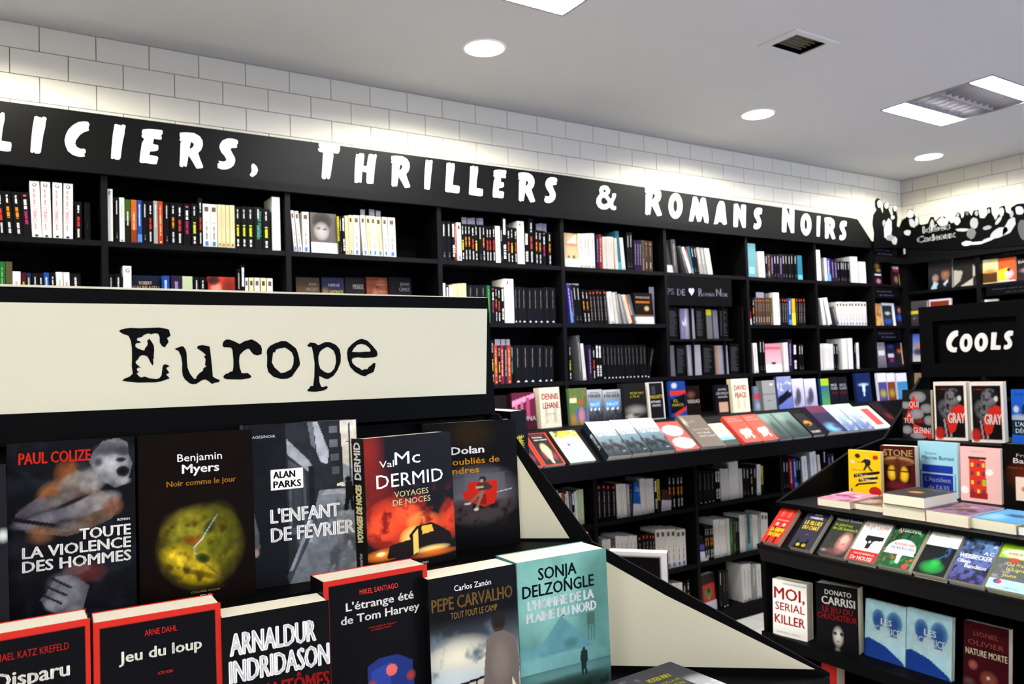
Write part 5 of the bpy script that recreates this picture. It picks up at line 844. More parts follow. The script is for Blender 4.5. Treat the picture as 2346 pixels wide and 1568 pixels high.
for i, (a, c) in enumerate(((1904, 1923), (1924, 1944))):
    wall('black paperback with white and red capitals, %s copy' % ('left' if i == 0 else 'right'), a, c, 864, LED, FY, .02, '#17161c', [('f','#18161d')], [('NICK',.15,.85,.66,.09,'#c8c4cc',.03),('CLUEZ',.1,.9,.54,.09,'#c8c4cc',.03),('JOJA',.1,.9,.38,.09,'#8a2434',.03)], group='twin black paperbacks')
wall('navy paperback with a pale bull skull', 1964, 1998, 855, LED, FY, .02, '#16244c', [('f','#17264f'),('b',.5,.6,.4,.06,'#b8ccd8',.95,.4),('p','#c0d4e0',[(.38,.62),(.62,.62),(.54,.2),(.46,.2)])])
for i, (a, c, cc, c2) in enumerate(((2015, 2034, '#4a4484', '#c8b82c'), (2036, 2053, '#7a3c28', '#b0a82c'), (2058, 2081, '#3c84b0', '#5a9ac0'))):
    wall('small paperback with white top band, %s of three in the corner' % ORD[i], a, c, 855, LED, FY, .02, '#d8d4e0', [('f','#dcd8e6'),('r',0,0,1,.66,cc),('b',.5,.25,.5,.2,c2,.8)], group='white-topped corner paperbacks')
# slanted ledge: books lie against the 39.5 degree board
def ledge(label, xl, xr, L_, t, cov, ops, texts=(), roll=0, lift=0, group=None, **kw):
    yy, zz = LY0+.002, LZ0+.0125
    X0, X1 = X_at(xl, yy, zz), X_at(xr, yy, zz)
    nrm = Vector((0, -math.sin(SLA), math.cos(SLA)))
    o_ = Vector((X0, yy+.004, zz-.010))+nrm*(t+.001+lift)
    mw = place(o_, 0, math.pi/2-SLA) @ Matrix.Rotation(-math.radians(roll), 4, 'Y')
    r = thing('book', label, 'book', mw=mw, group=group); book_parts(r, X1-X0, L_, t, cov, ops, texts, res=LR, **kw); return r
POP = [('f','#c8382c'),('r',.05,.03,.95,.97,'#1d1a1c'),('b',.5,.42,.22,.26,'#e8c48a',1,.25),('b',.72,.26,.16,.14,'#7a2a40',.95,.4),('b',.3,.3,.12,.16,'#7a2a40',.8,.5),('b',.52,.4,.16,.2,'#f0cc90',1,.3),('l',.5,.2,.52,.06,.04,'#f0d8a8')]
TX_ = [('Femmes',.25,.7,.84,.05,'#ece6e0',.01),('sans merci',.25,.85,.76,.05,'#ece6e0',.01),('ACTES NOIRS',.2,.8,.91,.025,'#b83228')]
ledge('black paperback with red border and ice lolly, mostly hidden behind the Europe stand', 1186, 1244, .205, .02, '#c8382c', POP, TX_, group='ice lolly paperbacks')
ledge('black paperback with red border and ice lolly, fully visible copy', 1246, 1294, .205, .02, '#c8382c', POP, TX_, group='ice lolly paperbacks')
ledge('sky-coloured paperback with yellow leaves and small falling figure', 1304, 1363, .205, .02, '#a8b8b0', [('g','#9cb0b4','#b4c4bc'),('c','#c8b030',6,.42,3,-.1,.76,1.1,1.1),('c','#4a4a1c',9,.58,8,-.1,.8,1.1,1.1),('b',.4,.55,.06,.05,'#22262a',.95,.4),('b',.6,.2,.3,.1,'#d8d8b0',.6)], [('roman policier',.2,.85,.28,.035,'#5a6a70'),('Lune jaune',.3,.85,.2,.05,'#c8c050',.01)], spine='#2a2a1c')
for i, (a, c) in enumerate(((1389, 1443), (1445, 1487), (1489, 1542))):
    ledge('white and dark teal paperback La Vallée, %s of three on the ledge' % ORD[i], a, c, .235, .036, '#22343f', [('g','#14222b','#dfe0e0'),('b',.5,.5,.8,.16,'#5a7a88',.7),('r',.0,.74,1,1,'#e8e6e6'),('c','#10181e',4,.5,6,0,0,1,.45)], [('BERNARD',.15,.7,.92,.035,'#8a8a90'),('MINIER',.12,.9,.83,.07,'#70707a'),('La Vallée',.15,.9,.57,.08,'#dfe6ea',.01),('XO',.7,.82,.1,.03,'#e0e0e0',.02)], spine='#1a2630', sptext=[('LA VALLÉE',.3,.7,.3,.65,'#c8ccd0')], roll=-2, group='white and teal La Vallée paperbacks')
ledge('coral paperback with two white ovals', 1547, 1601, .205, .022, '#b84a48', [('f','#bf5048'),('b',.5,.68,.42,.2,'#e8dcd4',1,.15),('b',.55,.24,.45,.2,'#e8dcd8',1,.15),('l',.0,.42,1,.5,.02,'#6a5a5a'),('b',.52,.56,.05,.03,'#7a4a3a',1,.3)])
ledge('large brown plastic-wrapped book with white lettering', 1604, 1656, .235, .03, '#6a5e56', [('f','#6b5f57'),('c','#a89a88',5,.6,3,0,.5,.5,1),('b',.1,.8,.1,.2,'#c8c0a8',.7)], [('FRANZOBEL',.2,.9,.50,.06,'#c8c4c0',.02),('CE QUE',.25,.8,.40,.05,'#c8c4c0',.01),('SAVAIT LA NUIT',.25,.95,.30,.05,'#c8c4c0',.01)], roll=-2)
ledge('small pale yellow paperback with red title and teal foot', 1660, 1694, .165, .02, '#e0dcc0', [('f','#e4e0c4'),('r',0,0,1,.22,'#3a3c40'),('r',0,.22,1,.38,'#7ab4bc')], [('El',.1,.3,.84,.08,'#5a8a4a',.02),('Último',.2,.9,.74,.07,'#8a9a4a',.01),('MORRO',.2,.85,.62,.08,'#c85a34',.02)])
for i, (a, c) in enumerate(((1704, 1744), (1746, 1781))):
    ledge('bright coral red paperback with white monkey, %s copy' % ('left' if i == 0 else 'right'), a, c, .205, .025, '#d8443a', [('f','#dc4a3e'),('b',.52,.36,.30,.14,'#f2ece8',1,.2),('b',.75,.42,.14,.09,'#f2ece8',1,.3),('l',.35,.32,.3,.16,.04,'#f2ece8'),('l',.7,.32,.74,.16,.04,'#f2ece8'),('l',.5,.3,.5,.18,.03,'#f2ece8')], [('CHRISTIAN',.1,.7,.87,.05,'#e8a098',.01),('ROUX',.1,.9,.78,.05,'#e8a098',.01)], group='twin coral monkey paperbacks')
for i, (a, c) in enumerate(((1784, 1815), (1817, 1858))):
    ledge('grey green misty paperback with a lone figure, %s copy' % ('left' if i == 0 else 'right'), a, c, .205, .02, '#4a5c58', [('g','#26302f','#6f8880'),('b',.5,.4,.25,.35,'#1f2a2a',.7),('b',.3,.8,.3,.2,'#8aa094',.5)], group='twin grey green paperbacks')
ledge('black paperback with orange banana shape and white foot lettering', 1862, 1888, .185, .02, '#1a181a', [('f','#1c1a1c'),('b',.5,.55,.32,.12,'#d8862c',1,.2),('b',.45,.5,.2,.06,'#1c1a1c',1,.2)], [('VAUXENT',.1,.9,.12,.09,'#e0dcd8',.02)])
ledge('stack-top paperback with maroon head and light blue foot', 1895, 1934, .225, .035, '#3a3048', [('f','#2c2840'),('r',0,.72,1,1,'#5a2c40'),('b',.4,.15,.5,.25,'#6ab0c4',.9),('b',.7,.2,.3,.1,'#3a2c5a',.9)], roll=-2)
for i, (a, c) in enumerate(((1937, 1966), (1968, 1999))):
    ledge('white and slate blue paperback on the far ledge, %s copy' % ('left' if i == 0 else 'right'), a, c, .225, .03, '#8090a8', [('g','#4a5e80','#d8dce4'),('c','#c0c8d8',5,.55,3,0,0,1,.5)], [('MINIER',.15,.9,.75,.10,'#a0a4b0',.01)], roll=-1.5, group='twin white and slate blue paperbacks')
ledge('cream paperback with red block near the end of the ledge', 2003, 2040, .2, .02, '#e8dccc', [('f','#ece2d2'),('r',.3,.15,.8,.9,'#c84a4c')])
ledge('dark red and black paperback at the end of the ledge', 2043, 2066, .22, .025, '#241416', [('f','#22161a'),('b',.6,.4,.3,.2,'#7a2424',.8)])
# face-outs standing between the spines
PY = UY+.02
wall('black and white portrait paperback with white caption label', 713, 773, 489, z1, PY, .02, '#3c3a3a', [('g','#4a4444','#5a5450'),('b',.45,.80,.4,.22,'#2a2624',.95,.4),('b',.42,.55,.30,.24,'#a09a96',.95,.4),('b',.3,.62,.1,.03,'#3a3432',.9,.4),('b',.55,.60,.1,.03,'#3a3432',.9,.4),('r',0,0,1,.28,'#d4d2dc')], [('Charles Bukowski',.06,.92,.21,.04,'#6a6874',.01),('un moraliste noir',.08,.9,.13,.025,'#9a98a4'),('de la rue',.08,.5,.08,.025,'#9a98a4')])
wall('dark blue paperback ROBERT GALBRAITH L\'APPEL with gold letters', 303, 369, 632, z2, PY, .03, '#12203c', [('f','#0f1626'),('r',0,.0,1,.45,'#142c58'),('b',.85,.62,.08,.04,'#a8d0e8',.9)], [('ROBERT',.26,.7,.80,.07,'#b89a7a',.01),('GALBRAITH',.02,.95,.68,.09,'#b89a7a',.015),("L'APPEL",.02,.55,.53,.08,'#c8a83a',.02),('DU COUCOU',.1,.9,.42,.07,'#d8d4cc',.01)])
wall('red paperback with woman and white lettering ALBERTO above the Europe sign', 478, 541, 635, z2, PY, .03, '#a02c20', [('f','#a8301f'),('b',.3,.72,.22,.2,'#d8836a',.95,.4),('b',.2,.92,.25,.12,'#2a1412',.95,.4),('b',.75,.75,.3,.3,'#5a1c16',.8)], [('ALBERTO',.12,.75,.36,.12,'#f0e8e0',.02),('GARLINI',.12,.75,.2,.12,'#f0e8e0',.02)])
DIMN = iter(('far left, brown', 'second, blue and yellow', 'middle, small white name', 'fourth, red haired', 'rightmost, black with red title'))
for a, c, cc, ops_, tx in ((681, 735, '#4a3820', [('g','#8a5a1c','#3a3024')], [('BARRY',.55,.9,.82,.06,'#8a8684',.01),('VINCENT',.4,.92,.70,.08,'#8a8684',.02),('CARTEL',.2,.9,.45,.14,'#a8701c',.02)]), (740, 791, '#2c2c3c', [('f','#262440'),('b',.15,.5,.3,.3,'#c89a2c',.9),('b',.7,.3,.3,.2,'#3a5ab0',.9)], [('HERVÉ',.3,.8,.8,.06,'#a8a4b0',.01),('ANDRADE',.35,.95,.62,.1,'#b8b02c',.02)]), (794, 838, '#241c18', [('f','#1c1814'),('b',.3,.3,.3,.3,'#a8a890',.8),('b',.8,.4,.2,.2,'#a84c2c',.8)], [('MERIDE',.4,.95,.75,.1,'#a8a4a0',.02)]), (843, 891, '#6a3424', [('f','#7a3c28'),('b',.4,.4,.2,.4,'#c8a08c',.8),('b',.7,.8,.3,.2,'#c87a5a',.7)], [('DOMINIQUE',.5,.95,.85,.06,'#2a1c1c',.01),('MERIDE',.45,.98,.72,.1,'#2a1c1c',.02),('LA MORT',.5,.95,.5,.09,'#a83028',.02)]), (894, 946, '#140f10', [('f','#120e0f')], [('JÉRÔME',.5,.9,.82,.06,'#8a8684',.01),('CAMUT',.45,.92,.70,.08,'#8a8684',.02),('ISLANOVA',.1,.8,.5,.12,'#8a1c1c',.02)])):
    wall('dim paperback set back on the shelf above the Europe sign, '+next(DIMN), a, c, 636, z2, 3.30, .02, cc, ops_, tx)
wall('cream paperback with brown picture beside white spines under the ampersand', 1294, 1327, 535, z1, PY-.004, .02, '#d8c8a8', [('g','#c8b890','#b89a74'),('r',0,0,1,.22,'#d0ccd8'),('b',.5,.66,.5,.06,'#c86a54',.8),('b',.3,.3,.1,.05,'#2a2420',.9),('b',.65,.3,.12,.06,'#2a2420',.9),('p','#e0d4b8',[(.2,.7),(.9,1),(.9,.7)])])
wall('brown and gold paperback with white label beside leaning books', 1456, 1498, 672, z2, PY, .025, '#1c100a', [('f','#170d08'),('r',.05,.68,.85,.72,'#a85a1c'),('b',.65,.5,.14,.09,'#c8a878',1,.3),('r',.0,0,1,.25,'#c8c6d0'),('r',.0,.25,1,.29,'#6a4424')], [('MARKARIS',.1,.85,.82,.07,'#c8c0b0',.02)])
wall('thin dark paperback with white label at the left of the bay under ROM', 1524, 1543, 552, z1, PY, .02, '#34302e', [('g','#3a2c22','#2c2c30'),('r',0,0,1,.24,'#c8c8cc')])
wall('black and red paperback with white label at the left under MANS', 1719, 1728, 685, z2, PY, .02, '#7a1c1c', [('f','#2c1418'),('r',0,.25,1,.5,'#b02424'),('r',0,0,1,.24,'#d8d8dc')])
wall('pink and white paperback with small black hat', 1755, 1792, 788, z3, PY, .03, '#c87a84', [('g','#d8b8b4','#c8788a'),('r',0,0,1,.26,'#d8d4e0'),('b',.5,.32,.16,.05,'#26262a',1,.3),('r',0,.8,1,.9,'#b85464')])
wall('blue paperback with white label leaning in the low bookcase', 1449, 1482, 1103, l1, YL+.0, .02, '#17509a', [('f','#15509c'),('r',0,0,1,.36,'#c4c0cc'),('c','#4a8ac8',4,.6,3,0,.6,1,1)], [('Tim',.1,.4,.80,.05,'#c8d8e8',.01),('ROBERTS',.1,.7,.73,.05,'#c8d8e8',.01)], roll=-8)
wall('brown paperback with white label leaning in the low bookcase', 1514, 1536, 1120, l1, YL+.0, .02, '#3a241c', [('f','#3a241c'),('r',0,0,1,.5,'#b8b4c0')], roll=-9)
wall('blue and white label paperback on the second low shelf', 1604, 1622, 1228, l2, YL+.0, .02, '#2a2c5a', [('f','#17151c'),('r',0,.45,1,.66,'#4a4aa0'),('r',0,0,1,.4,'#c8c6d4')], roll=-3)
wall('paperback with red picture of a hooded parrot-green figure and white label', 1611, 1648, 1316, l3, YL-.005, .04, '#2c1a1c', [('f','#2a1c1e'),('r',.08,.26,.95,.74,'#b4262a'),('b',.45,.48,.3,.2,'#5a7a44',1,.4),('b',.5,.56,.12,.08,'#1c2c1c',1,.4),('b',.48,.36,.1,.06,'#c87a44',.9),('r',0,0,1,.26,'#c4c2d0')], spine='#6a645c', rot=8)
# display of the month inside the fifth bay
dz = z2-.0; t = thing('shelf_display', 'small black display lettered with a heart and Roman Noir among the shelves', 'display', (BX[5], 0, 0))
x0, x1 = .012, BX[6]-BX[5]-.14
B().box(x0, x1, UY+.004, UY+.012, Z0+.325, z1-.021).o('title_board', 'card', t)
for z_ in (Z0+.135, z3+.001): B().box(x0, x1, UY+.006, UY+.16, z_-.012, z_).o('shelf', 'edge', t)
for xx in (.20, .46, .62): B().box(xx, xx+.008, UY+.008, UY+.16, z3+.001, Z0+.123 if xx != .62 else Z0+.325).o('divider', 'edge', t)
for k_ in (0.19, .45): B().box(k_, k_+.008, UY+.008, UY+.16, Z0+.135, Z0+.325).o('divider', 'edge', t)
P = Print(); YS = UY+.0035
def dtext(s, xa, xb, yb_, hpx, col='#b8b4d0', Y=YS):
    A_ = onY((xa, yb_), Y); B_ = onY((xb, yb_), Y); tp = onY(((xa+xb)/2, yb_-hpx), Y).z
    P.text(s, A_.x-BX[5], B_.x-BX[5], A_.z-Z0, tp-(A_.z+B_.z)/2, col, .03)
dtext('COUPS', 1508, 1544, 675, 15) if 0 else dtext('PS', 1529, 1544, 675, 15); dtext('DE', 1552, 1569, 677, 15); dtext('R', 1601, 1610, 679, 18); dtext('OMAN', 1611, 1636, 679, 8); dtext('N', 1641, 1652, 679, 17); dtext('OIR', 1654, 1667, 680, 8)
hp = onY((1584, 668), YS); P.poly([(hp.x-BX[5]+.022*math.copysign(abs(math.sin(a))**3, math.sin(a)), hp.z-Z0+.0016*(13*math.cos(a)-5*math.cos(2*a)-2*math.cos(3*a)-math.cos(4*a))) for a in [2*math.pi*i/26 for i in range(26)]], '#c4bfe0')
o = obj('lettering', P.mesh('lettering'), t, (0, YS, Z0))
def dbook(label, xa, xb, ya, z_, cov, ops): return wall(label, xa, xb, ya, z_, UY+.02, .012, cov, ops, lean=2)
GR = [('g','#7a7880','#9a98a6'),]
dbook('grey picture book on the upper display shelf below the heart', 1561, 1592, 708, Z0+.136, '#8a8890', GR+[('r',0,0,.3,1,'#6a6488'),('c','#c8c4d8',4,.55,3,0,.3,.4,1)])
dbook('slim book with yellow spot on the upper display shelf', 1620, 1632, 710, Z0+.136, '#55534e', [('f','#5a5856'),('r',0,.8,1,1,'#a8a020')])
dbook('dark grey slim book beside it on the upper display shelf', 1635, 1646, 711, Z0+.136, '#55535e', [('f','#5c5a66')])
dbook('grey slim book at the left of the lower display shelf', 1532, 1547, 792, z3+.002, '#55535a', [('f','#5e5c64')])
dbook('wide plain grey book on the lower display shelf', 1577, 1607, 791, z3+.002, '#8a8892', [('f','#8f8d98')])
dbook('grey book with brown edge on the lower display shelf', 1640, 1669, 792, z3+.002, '#7a7884', [('f','#7d7b88'),('r',0,0,.2,1,'#8a6a50')])
for i, (xa, xb, ya, z_) in enumerate(((1531, 1553, 704, Z0+.136), (1594, 1614, 705, Z0+.136), (1648, 1668, 705, Z0+.136), (1549, 1571, 792, z3+.002), (1610, 1634, 790, z3+.002), (1672, 1694, 788, z3+.002))):
    Pk = []; X0, X1 = X_at(xa, UY+.015, z_+.1), X_at(xb, UY+.015, z_+.1); h = onY((xa, ya), UY+.015).z-z_
    t = thing('review_card', 'black review card with fine white text, %s in the heart display' % ORD[i], 'card', (X0, UY+.015, z_), group='black review cards')
    B().box(0, X1-X0, 0, .002, 0, h).o('card', 'card', t); P = Print(); rs = random.Random(i)
    for k in range(18): P.poly([(.1*(X1-X0), h*(.1+.045*k)), ((.1+.8*rs.uniform(.5, 1))*(X1-X0), h*(.1+.045*k)), ((.1+.8*rs.uniform(.5, 1))*(X1-X0), h*(.115+.045*k)), (.1*(X1-X0), h*(.115+.045*k))], '#4a4a50')
    obj('card_print', P.mesh('card_print'), t)
# grey plastic tabs standing up behind rows of spines
tabs = [(1058,1069,498,512,z1),(1071,1081,500,514,z1),(1080,1092,499,516,z1),(1088,1096,500,516,z1),(1097,1107,500,516,z1),(826,836,480,496,z1),(846,858,480,497,z1),(861,872,483,499,z1),(1228,1236,513,528,z1),(1236,1243,512,528,z1),(1244,1252,513,530,z1),(1298,1310,650,663,z2),(1312,1326,650,664,z2),(1134,1146,778,792,z3),(1148,1158,778,792,z3),(1160,1168,778,792,z3),(1487,1498,658,670,z2),(1732,1750,670,684,z2)]
for i, (xa, xb, ya, yb_, z_) in enumerate(tabs):
    Yt = UY+.06; X0, X1 = X_at(xa, Yt, z_+.19), X_at(xb, Yt, z_+.19); zt_ = onY((xa, ya), Yt).z
    t = thing('plastic_tab', 'grey plastic tab standing above the spines, %s counted from the left' % ORD[i], 'shelf tab', (X0, Yt, z_+.0005), group='grey plastic tabs above the spines')
    B().box(0, X1-X0, 0, .0012, 0, zt_-z_).o('tab_plate', 'tabm', t)
# ================================================================== CORNER AND RIGHT WALL: captions and books
def rwall(label, xl, xr, yt_, z, cov, ops=None, texts=(), X=RX+.03, t=.02, h=None, **kw):
    ya, yb_ = Y_at(xl, X, z+.08), Y_at(xr, X, z+.08); zt_ = onX(((xl+xr)/2, yt_), X).z
    r = thing('book', label, 'book', mw=place(Vector((X, ya, z+.0005)), -math.pi/2, math.radians(4))); book_parts(r, ya-yb_, h or (zt_-z), t, cov, ops or [('f', cov)], texts, res=LR, **kw); return r
r0, r1, r2, r3, r4 = RZ[1], RZ[2], RZ[3], RZ[4], RZ[5]
rwall('dark photo book with two men in the top row on the right wall', 2126, 2180, 588, r0, '#2c2a2e', [('g','#17161a','#3a383e'),('b',.3,.34,.16,.14,'#b08a7c',.95,.4),('p','#a8c0d0',[(.1,0),(.25,.24),(.4,.2),(.35,0)]),('b',.72,.42,.2,.2,'#9a6a4c',.95,.4),('b',.72,.6,.22,.1,'#3a2024',.9),('p','#b8c4cc',[(.6,.14),(.85,.3),(.85,.2),(.7,.08)])], [('LINO',.1,.9,.86,.05,'#5a585e')], spine='#4a484c')
rwall('black and white photo book of a reclining face, top row', 2184, 2234, 592, r0, '#22211f', [('f','#242220'),('p','#a8a294',[(0,.62),(.42,.55),(.3,.2),(0,.0)]),('p','#b4aea0',[(.9,.75),(1,.6),(.95,.3),(.5,.1),(.3,.0),(.9,0)]),('b',.85,.3,.1,.05,'#22211f',.9)])
rwall('golden desert photo book in the top row on the right wall', 2249, 2286, 594, r0, '#c8b070', [('g','#c8a870','#dcd8a0'),('r',.04,.05,.94,.45,'#4a3018'),('b',.5,.5,.5,.12,'#b87a34',.9)])
rwall('orange and yellow book with pink-shirted figure', 2287, 2325, 590, r0, '#e05a2c', [('f','#e8582a'),('p','#e8c81c',[(0,0),(0,.52),(.6,.6),(.6,0)]),('b',.62,.32,.3,.2,'#d8b0c4',1,.3),('b',.6,.5,.12,.08,'#2a1c24',1,.3),('r',0,0,1,.08,'#b8b4cc')])
rwall('grey and red picture book cut by the right edge, top row', 2330, 2380, 590, r0, '#4a4040', [('g','#2c2426','#1c181a'),('b',.5,.45,.5,.15,'#b8a8a0',.8)], [('BARRY',.05,.8,.78,.12,'#d8d4d0',.03)])
rwall('grey book with yellow band above the COOLS header', 2082, 2122, 690, r1, '#34343a', [('g','#2a2a30','#4a4444'),('r',.05,.5,.95,.62,'#c8c01c'),('b',.3,.3,.1,.06,'#8a8890',.7)])
rwall('white-framed book with red and yellow picture above the COOLS header', 2127, 2177, 685, r1, '#c8b8c4', [('f','#c8b8c8'),('r',.08,.05,.92,.92,'#7a2c1c'),('r',.15,.5,.85,.68,'#d8b81c')], [('VILLAIN',.16,.84,.53,.10,'#e8d83a',.03)])
rwall('thick white book lying behind the COOLS header', 2251, 2285, 686, r1, '#d8c8cc', [('f','#dccdd0')])
rwall('orange-topped book at the right edge above the COOLS header', 2330, 2380, 690, r1, '#26201e', [('f','#1c1a1c'),('b',.6,.85,.4,.14,'#d86a34',.9)])
rwall('blue cover with reclining figure left of the COOLS header', 2085, 2120, 765, r2, '#3c5ab0', [('g','#c8c0b8','#3c5ab8'),('b',.6,.55,.4,.14,'#b87a5c',.9),('b',.5,.35,.4,.15,'#2c2a38',.9)])
rwall('tan book half hidden left of the COOLS header', 2090, 2116, 855, r3, '#8a7456', [('f','#8a7456')])
# corner bay on the long wall: caption boards and covers
for i, z_ in enumerate((z1, z2, z3)):
    t = thing('caption_board', 'small black caption board on the %s shelf of the corner bay' % ORD[i], 'sign', (BX[8]+.012, UY+.004, z_+.19), group='black caption boards in the corner')
    B().box(0, .30, 0, .003, 0, .075).o('board', 'card', t); P = Print()
    P.text('Les coups de coeur', .03, .21, .045, .014, '#4c4a68'); P.text('du libraire', .06, .23, .018, .014, '#4c4a68'); obj('lettering', P.mesh('lettering'), t, (0, -.0002, 0))
for i, y_ in enumerate((2.28, 2.28)):
    z_ = (RZ[1], RZ[2])[i]
    t = thing('caption_board', 'small black caption board on the right wall, %s one' % ('upper' if i == 0 else 'lower'), 'sign', (RX+.004, y_+.37, z_+.165), (0, 0, -math.pi/2), group='black caption boards in the corner')
    B().box(0, .36, 0, .003, 0, .06).o('board', 'card', t); P = Print()
    P.text('Romans noirs et policiers', .04, .32, .036, .013, '#3a3846'); P.text('de la rentrée', .12, .30, .012, .013, '#3a3846'); obj('lettering', P.mesh('lettering'), t, (0, -.0002, 0))
SMALL = [(2003,2022,600,z1,'#1c1a20',[('f','#17161c'),('b',.5,.8,.4,.16,'#e0903c',.9),('b',.6,.62,.4,.1,'#c8b04a',.9),('r',.1,.38,.9,.46,'#d8d4e0'),('b',.5,.15,.3,.12,'#c8707c',1,.3)],'black cover with orange flower'),
 (2045,2066,610,z1,'#3a1c1c',[('f','#241418'),('r',.1,.84,.9,.94,'#c8c0c8'),('r',.1,.66,.9,.8,'#a02420'),('b',.4,.3,.3,.24,'#b07a6c',.9),('r',.72,.0,.95,.6,'#c8c02c')],'red and black cover with yellow side'),
 (2008,2021,696,z2,'#b8804c',[('g','#c89a4c','#b87a50'),('c','#6a4424',4,.55,3)],'narrow tan cover'),(2024,2052,695,z2,'#c8ccd4',[('f','#d0d4dc'),('r',.0,.0,.78,.9,'#26282a'),('b',.4,.55,.3,.1,'#d8d8c8',.9),('b',.4,.2,.5,.16,'#2c4aa8',.9)],'white-framed black cover with blue car'),
 (2054,2074,700,z2,'#16161c',[('f','#15151c'),('b',.5,.75,.3,.14,'#a8624c',.95,.4),('b',.5,.4,.6,.24,'#2c4ab8',.9)],'dark cover of a person in blue'),
 (2013,2031,785,z3,'#8a8488',[('g','#5a5458','#a8a0a0'),('r',.1,.5,.9,.68,'#d8d4d8')],'grey photo cover'),(2034,2054,788,z3,'#1c1c34',[('f','#191a30'),('b',.5,.88,.4,.1,'#2c4ab8',.9),('r',.1,.42,.8,.58,'#c8c4cc'),('b',.5,.3,.3,.12,'#b0244a',.9)],'dark blue cover with red spot'),
 (2056,2075,786,z3,'#2c2020',[('f','#241c1c'),('b',.4,.66,.4,.12,'#d8602c',.9),('r',.6,.1,1,1,'#b89a8c')],'dark cover with orange band')]
for a, c, ya, z_, cc, ops_, nm in SMALL:
    wall(nm+' in the corner bay by the right wall', a, c, ya, z_, UY+.03, .012, cc, ops_)
# ================================================================== CUT-OUT SIGN "IDEES CADEAUX"
ic = thing('wall_sign', 'black and white cut-out sign of diners with the words Idées Cadeaux', 'sign', (0, 0, 0))
I6 = 6.078
def cut(pts, pl, mt, off, depth, name):
    R3 = [pl((1960+x/I6, 420+y/I6)) for x, y in pts]
    ax = 0 if pl is plA else 1
    rings = [[(v[ax], v.z) for v in R3]]
    if ax == 0: to3 = lambda p: (p[0], UY-.03+off, p[1]); dv = (0, -depth, 0)
    else: to3 = lambda p: (RX-.03+off, p[0], p[1]); dv = (-depth, 0, 0)
    return flat_letter(rings, mt, ic, to3, dv, name)
plA = lambda p: onY(p, UY-.03)
plB = lambda p: onX(p, RX-.03)
cut([(245,890),(255,700),(232,560),(245,440),(290,370),(268,320),(270,240),(300,208),(335,230),(350,290),(340,350),(375,440),(385,380),(380,320),(395,280),(425,265),(455,300),(450,370),(475,430),(500,470),(520,420),(510,370),(525,325),(555,335),(560,400),(575,470),(565,600),(600,620),(640,640),(665,900),(250,905)], plA, 'ink', 0, .006, 'cutout_board')
cut([(640,910),(600,640),(620,600),(650,520),(720,470),(720,400),(745,365),(790,365),(815,420),(840,480),(855,460),(885,480),(890,570),(930,580),(1010,560),(1050,470),(1090,470),(1110,530),(1150,500),(1195,450),(1235,460),(1300,520),(1340,560),(1385,540),(1390,470),(1420,400),(1460,420),(1480,490),(1510,470),(1520,395),(1570,385),(1620,460),(1650,380),(1710,370),(1730,480),(1800,490),(1840,430),(1830,340),(1890,330),(1900,420),(1950,520),(2000,430),(2010,330),(2080,310),(2100,400),(2160,440),(2170,340),(2250,290),(2330,280),(2420,290),(2420,860),(1900,900),(1300,930)], plB, 'ink', 0, .006, 'cutout_board')
gm = {}
def tone(c):
    c = '%02x' % int(int(c, 16)*.86)
    if c not in gm: gm[c] = mat('print_grey_'+c, '#'+c*3, .5)
    return gm[c]
def blob(cx, cy, a, b_, c, pl, ang=0, n=14, k=1):
    s = random.Random(int(cx*7+cy)); pts = []
    for i in range(n):
        t_ = 6.2832*i/n; r = 1+s.uniform(-.12, .12); x, y = a*r*math.cos(t_), b_*r*math.sin(t_); g = math.radians(ang)
        pts.append((cx+x*math.cos(g)-y*math.sin(g), cy+x*math.sin(g)+y*math.cos(g)))
    cut(pts, pl, tone(c), -.0061-.0002*k, .0002, 'photo_print')
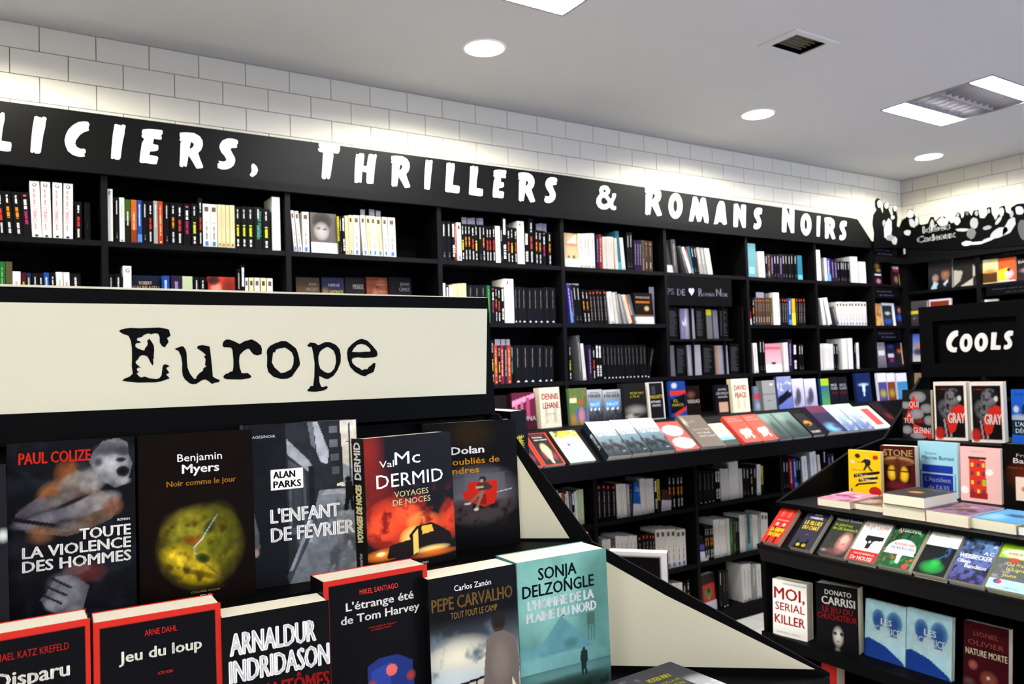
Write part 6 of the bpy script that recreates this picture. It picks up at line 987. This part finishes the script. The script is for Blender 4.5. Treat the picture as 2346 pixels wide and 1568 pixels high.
for q in ((320,290,26,50,'e6',plA),(420,315,26,42,'dd',plA),(538,355,18,36,'cc',plA),(440,640,55,150,'c8',plA,8),(505,480,25,30,'c8',plA),(530,800,40,60,'b0',plA),(385,560,20,50,'a8',plA),(470,760,50,40,'8c',plA,0,14,2),
          (770,430,48,58,'f0',plB),(800,560,40,70,'cc',plB,-30),(730,690,48,40,'e0',plB),(862,530,26,60,'d4',plB),(1075,580,28,70,'b8',plB),(1220,540,80,55,'d8',plB),(1212,470,22,28,'b4',plB,0,14,2),(1420,520,45,60,'c8',plB),(1432,440,20,26,'a4',plB,0,14,2),
          (1490,650,90,22,'cc',plB,0,14,2),(1660,560,55,80,'b8',plB),(1690,420,24,36,'b0',plB,0,14,2),(1620,700,60,80,'78',plB,20),(1840,620,60,28,'a8',plB,-15),(1560,840,70,38,'e8',plB,-5),(1700,835,110,22,'dc',plB,-6,14,2),(1850,790,90,26,'d0',plB,-20,14,3),(2000,690,130,60,'c4',plB,-25),
          (2150,600,60,150,'c0',plB,30),(2040,400,34,60,'d8',plB),(2000,520,26,70,'c4',plB,35,14,2),(1560,420,22,30,'70',plB),(1860,390,18,34,'c0',plB),(2290,380,60,60,'cc',plB),(2180,430,26,50,'b0',plB,0,14,2),(2330,640,60,150,'50',plB)):
    blob(*q)
P = Print()
for s_, xa, xb, yb_, hp_ in (('Idées', 2115, 2177, 535, 16), ('Cadeaux', 2102, 2190, 557, 15)):
    X = RX-.0375; A_ = onX((xa, yb_), X); B_ = onX((xb, yb_), X); tp = onX(((xa+xb)/2, yb_-hp_), X).z
    P.text(s_, -A_.y, -B_.y, A_.z-Z0, tp-(A_.z+B_.z)/2, '#f4f4f0', .05)
o = obj('lettering', P.mesh('lettering'), ic, (RX-.0378, 0, Z0)); o.rotation_euler = (0, 0, -math.pi/2)
B().box(BX[8]-.0, RX+.0, UY-.028, UY-.002, Z0+.66, Z0+.70).o('lower_trim', 'edge', ic)
B().box(RX-.028, RX-.002, 1.2, UY-.03, Z0+.655, Z0+.745).box(RX-.027, RX-.003, 2.75, UY-.03, Z0+.745, Z0+.775).o('lower_trim', 'edge', ic)
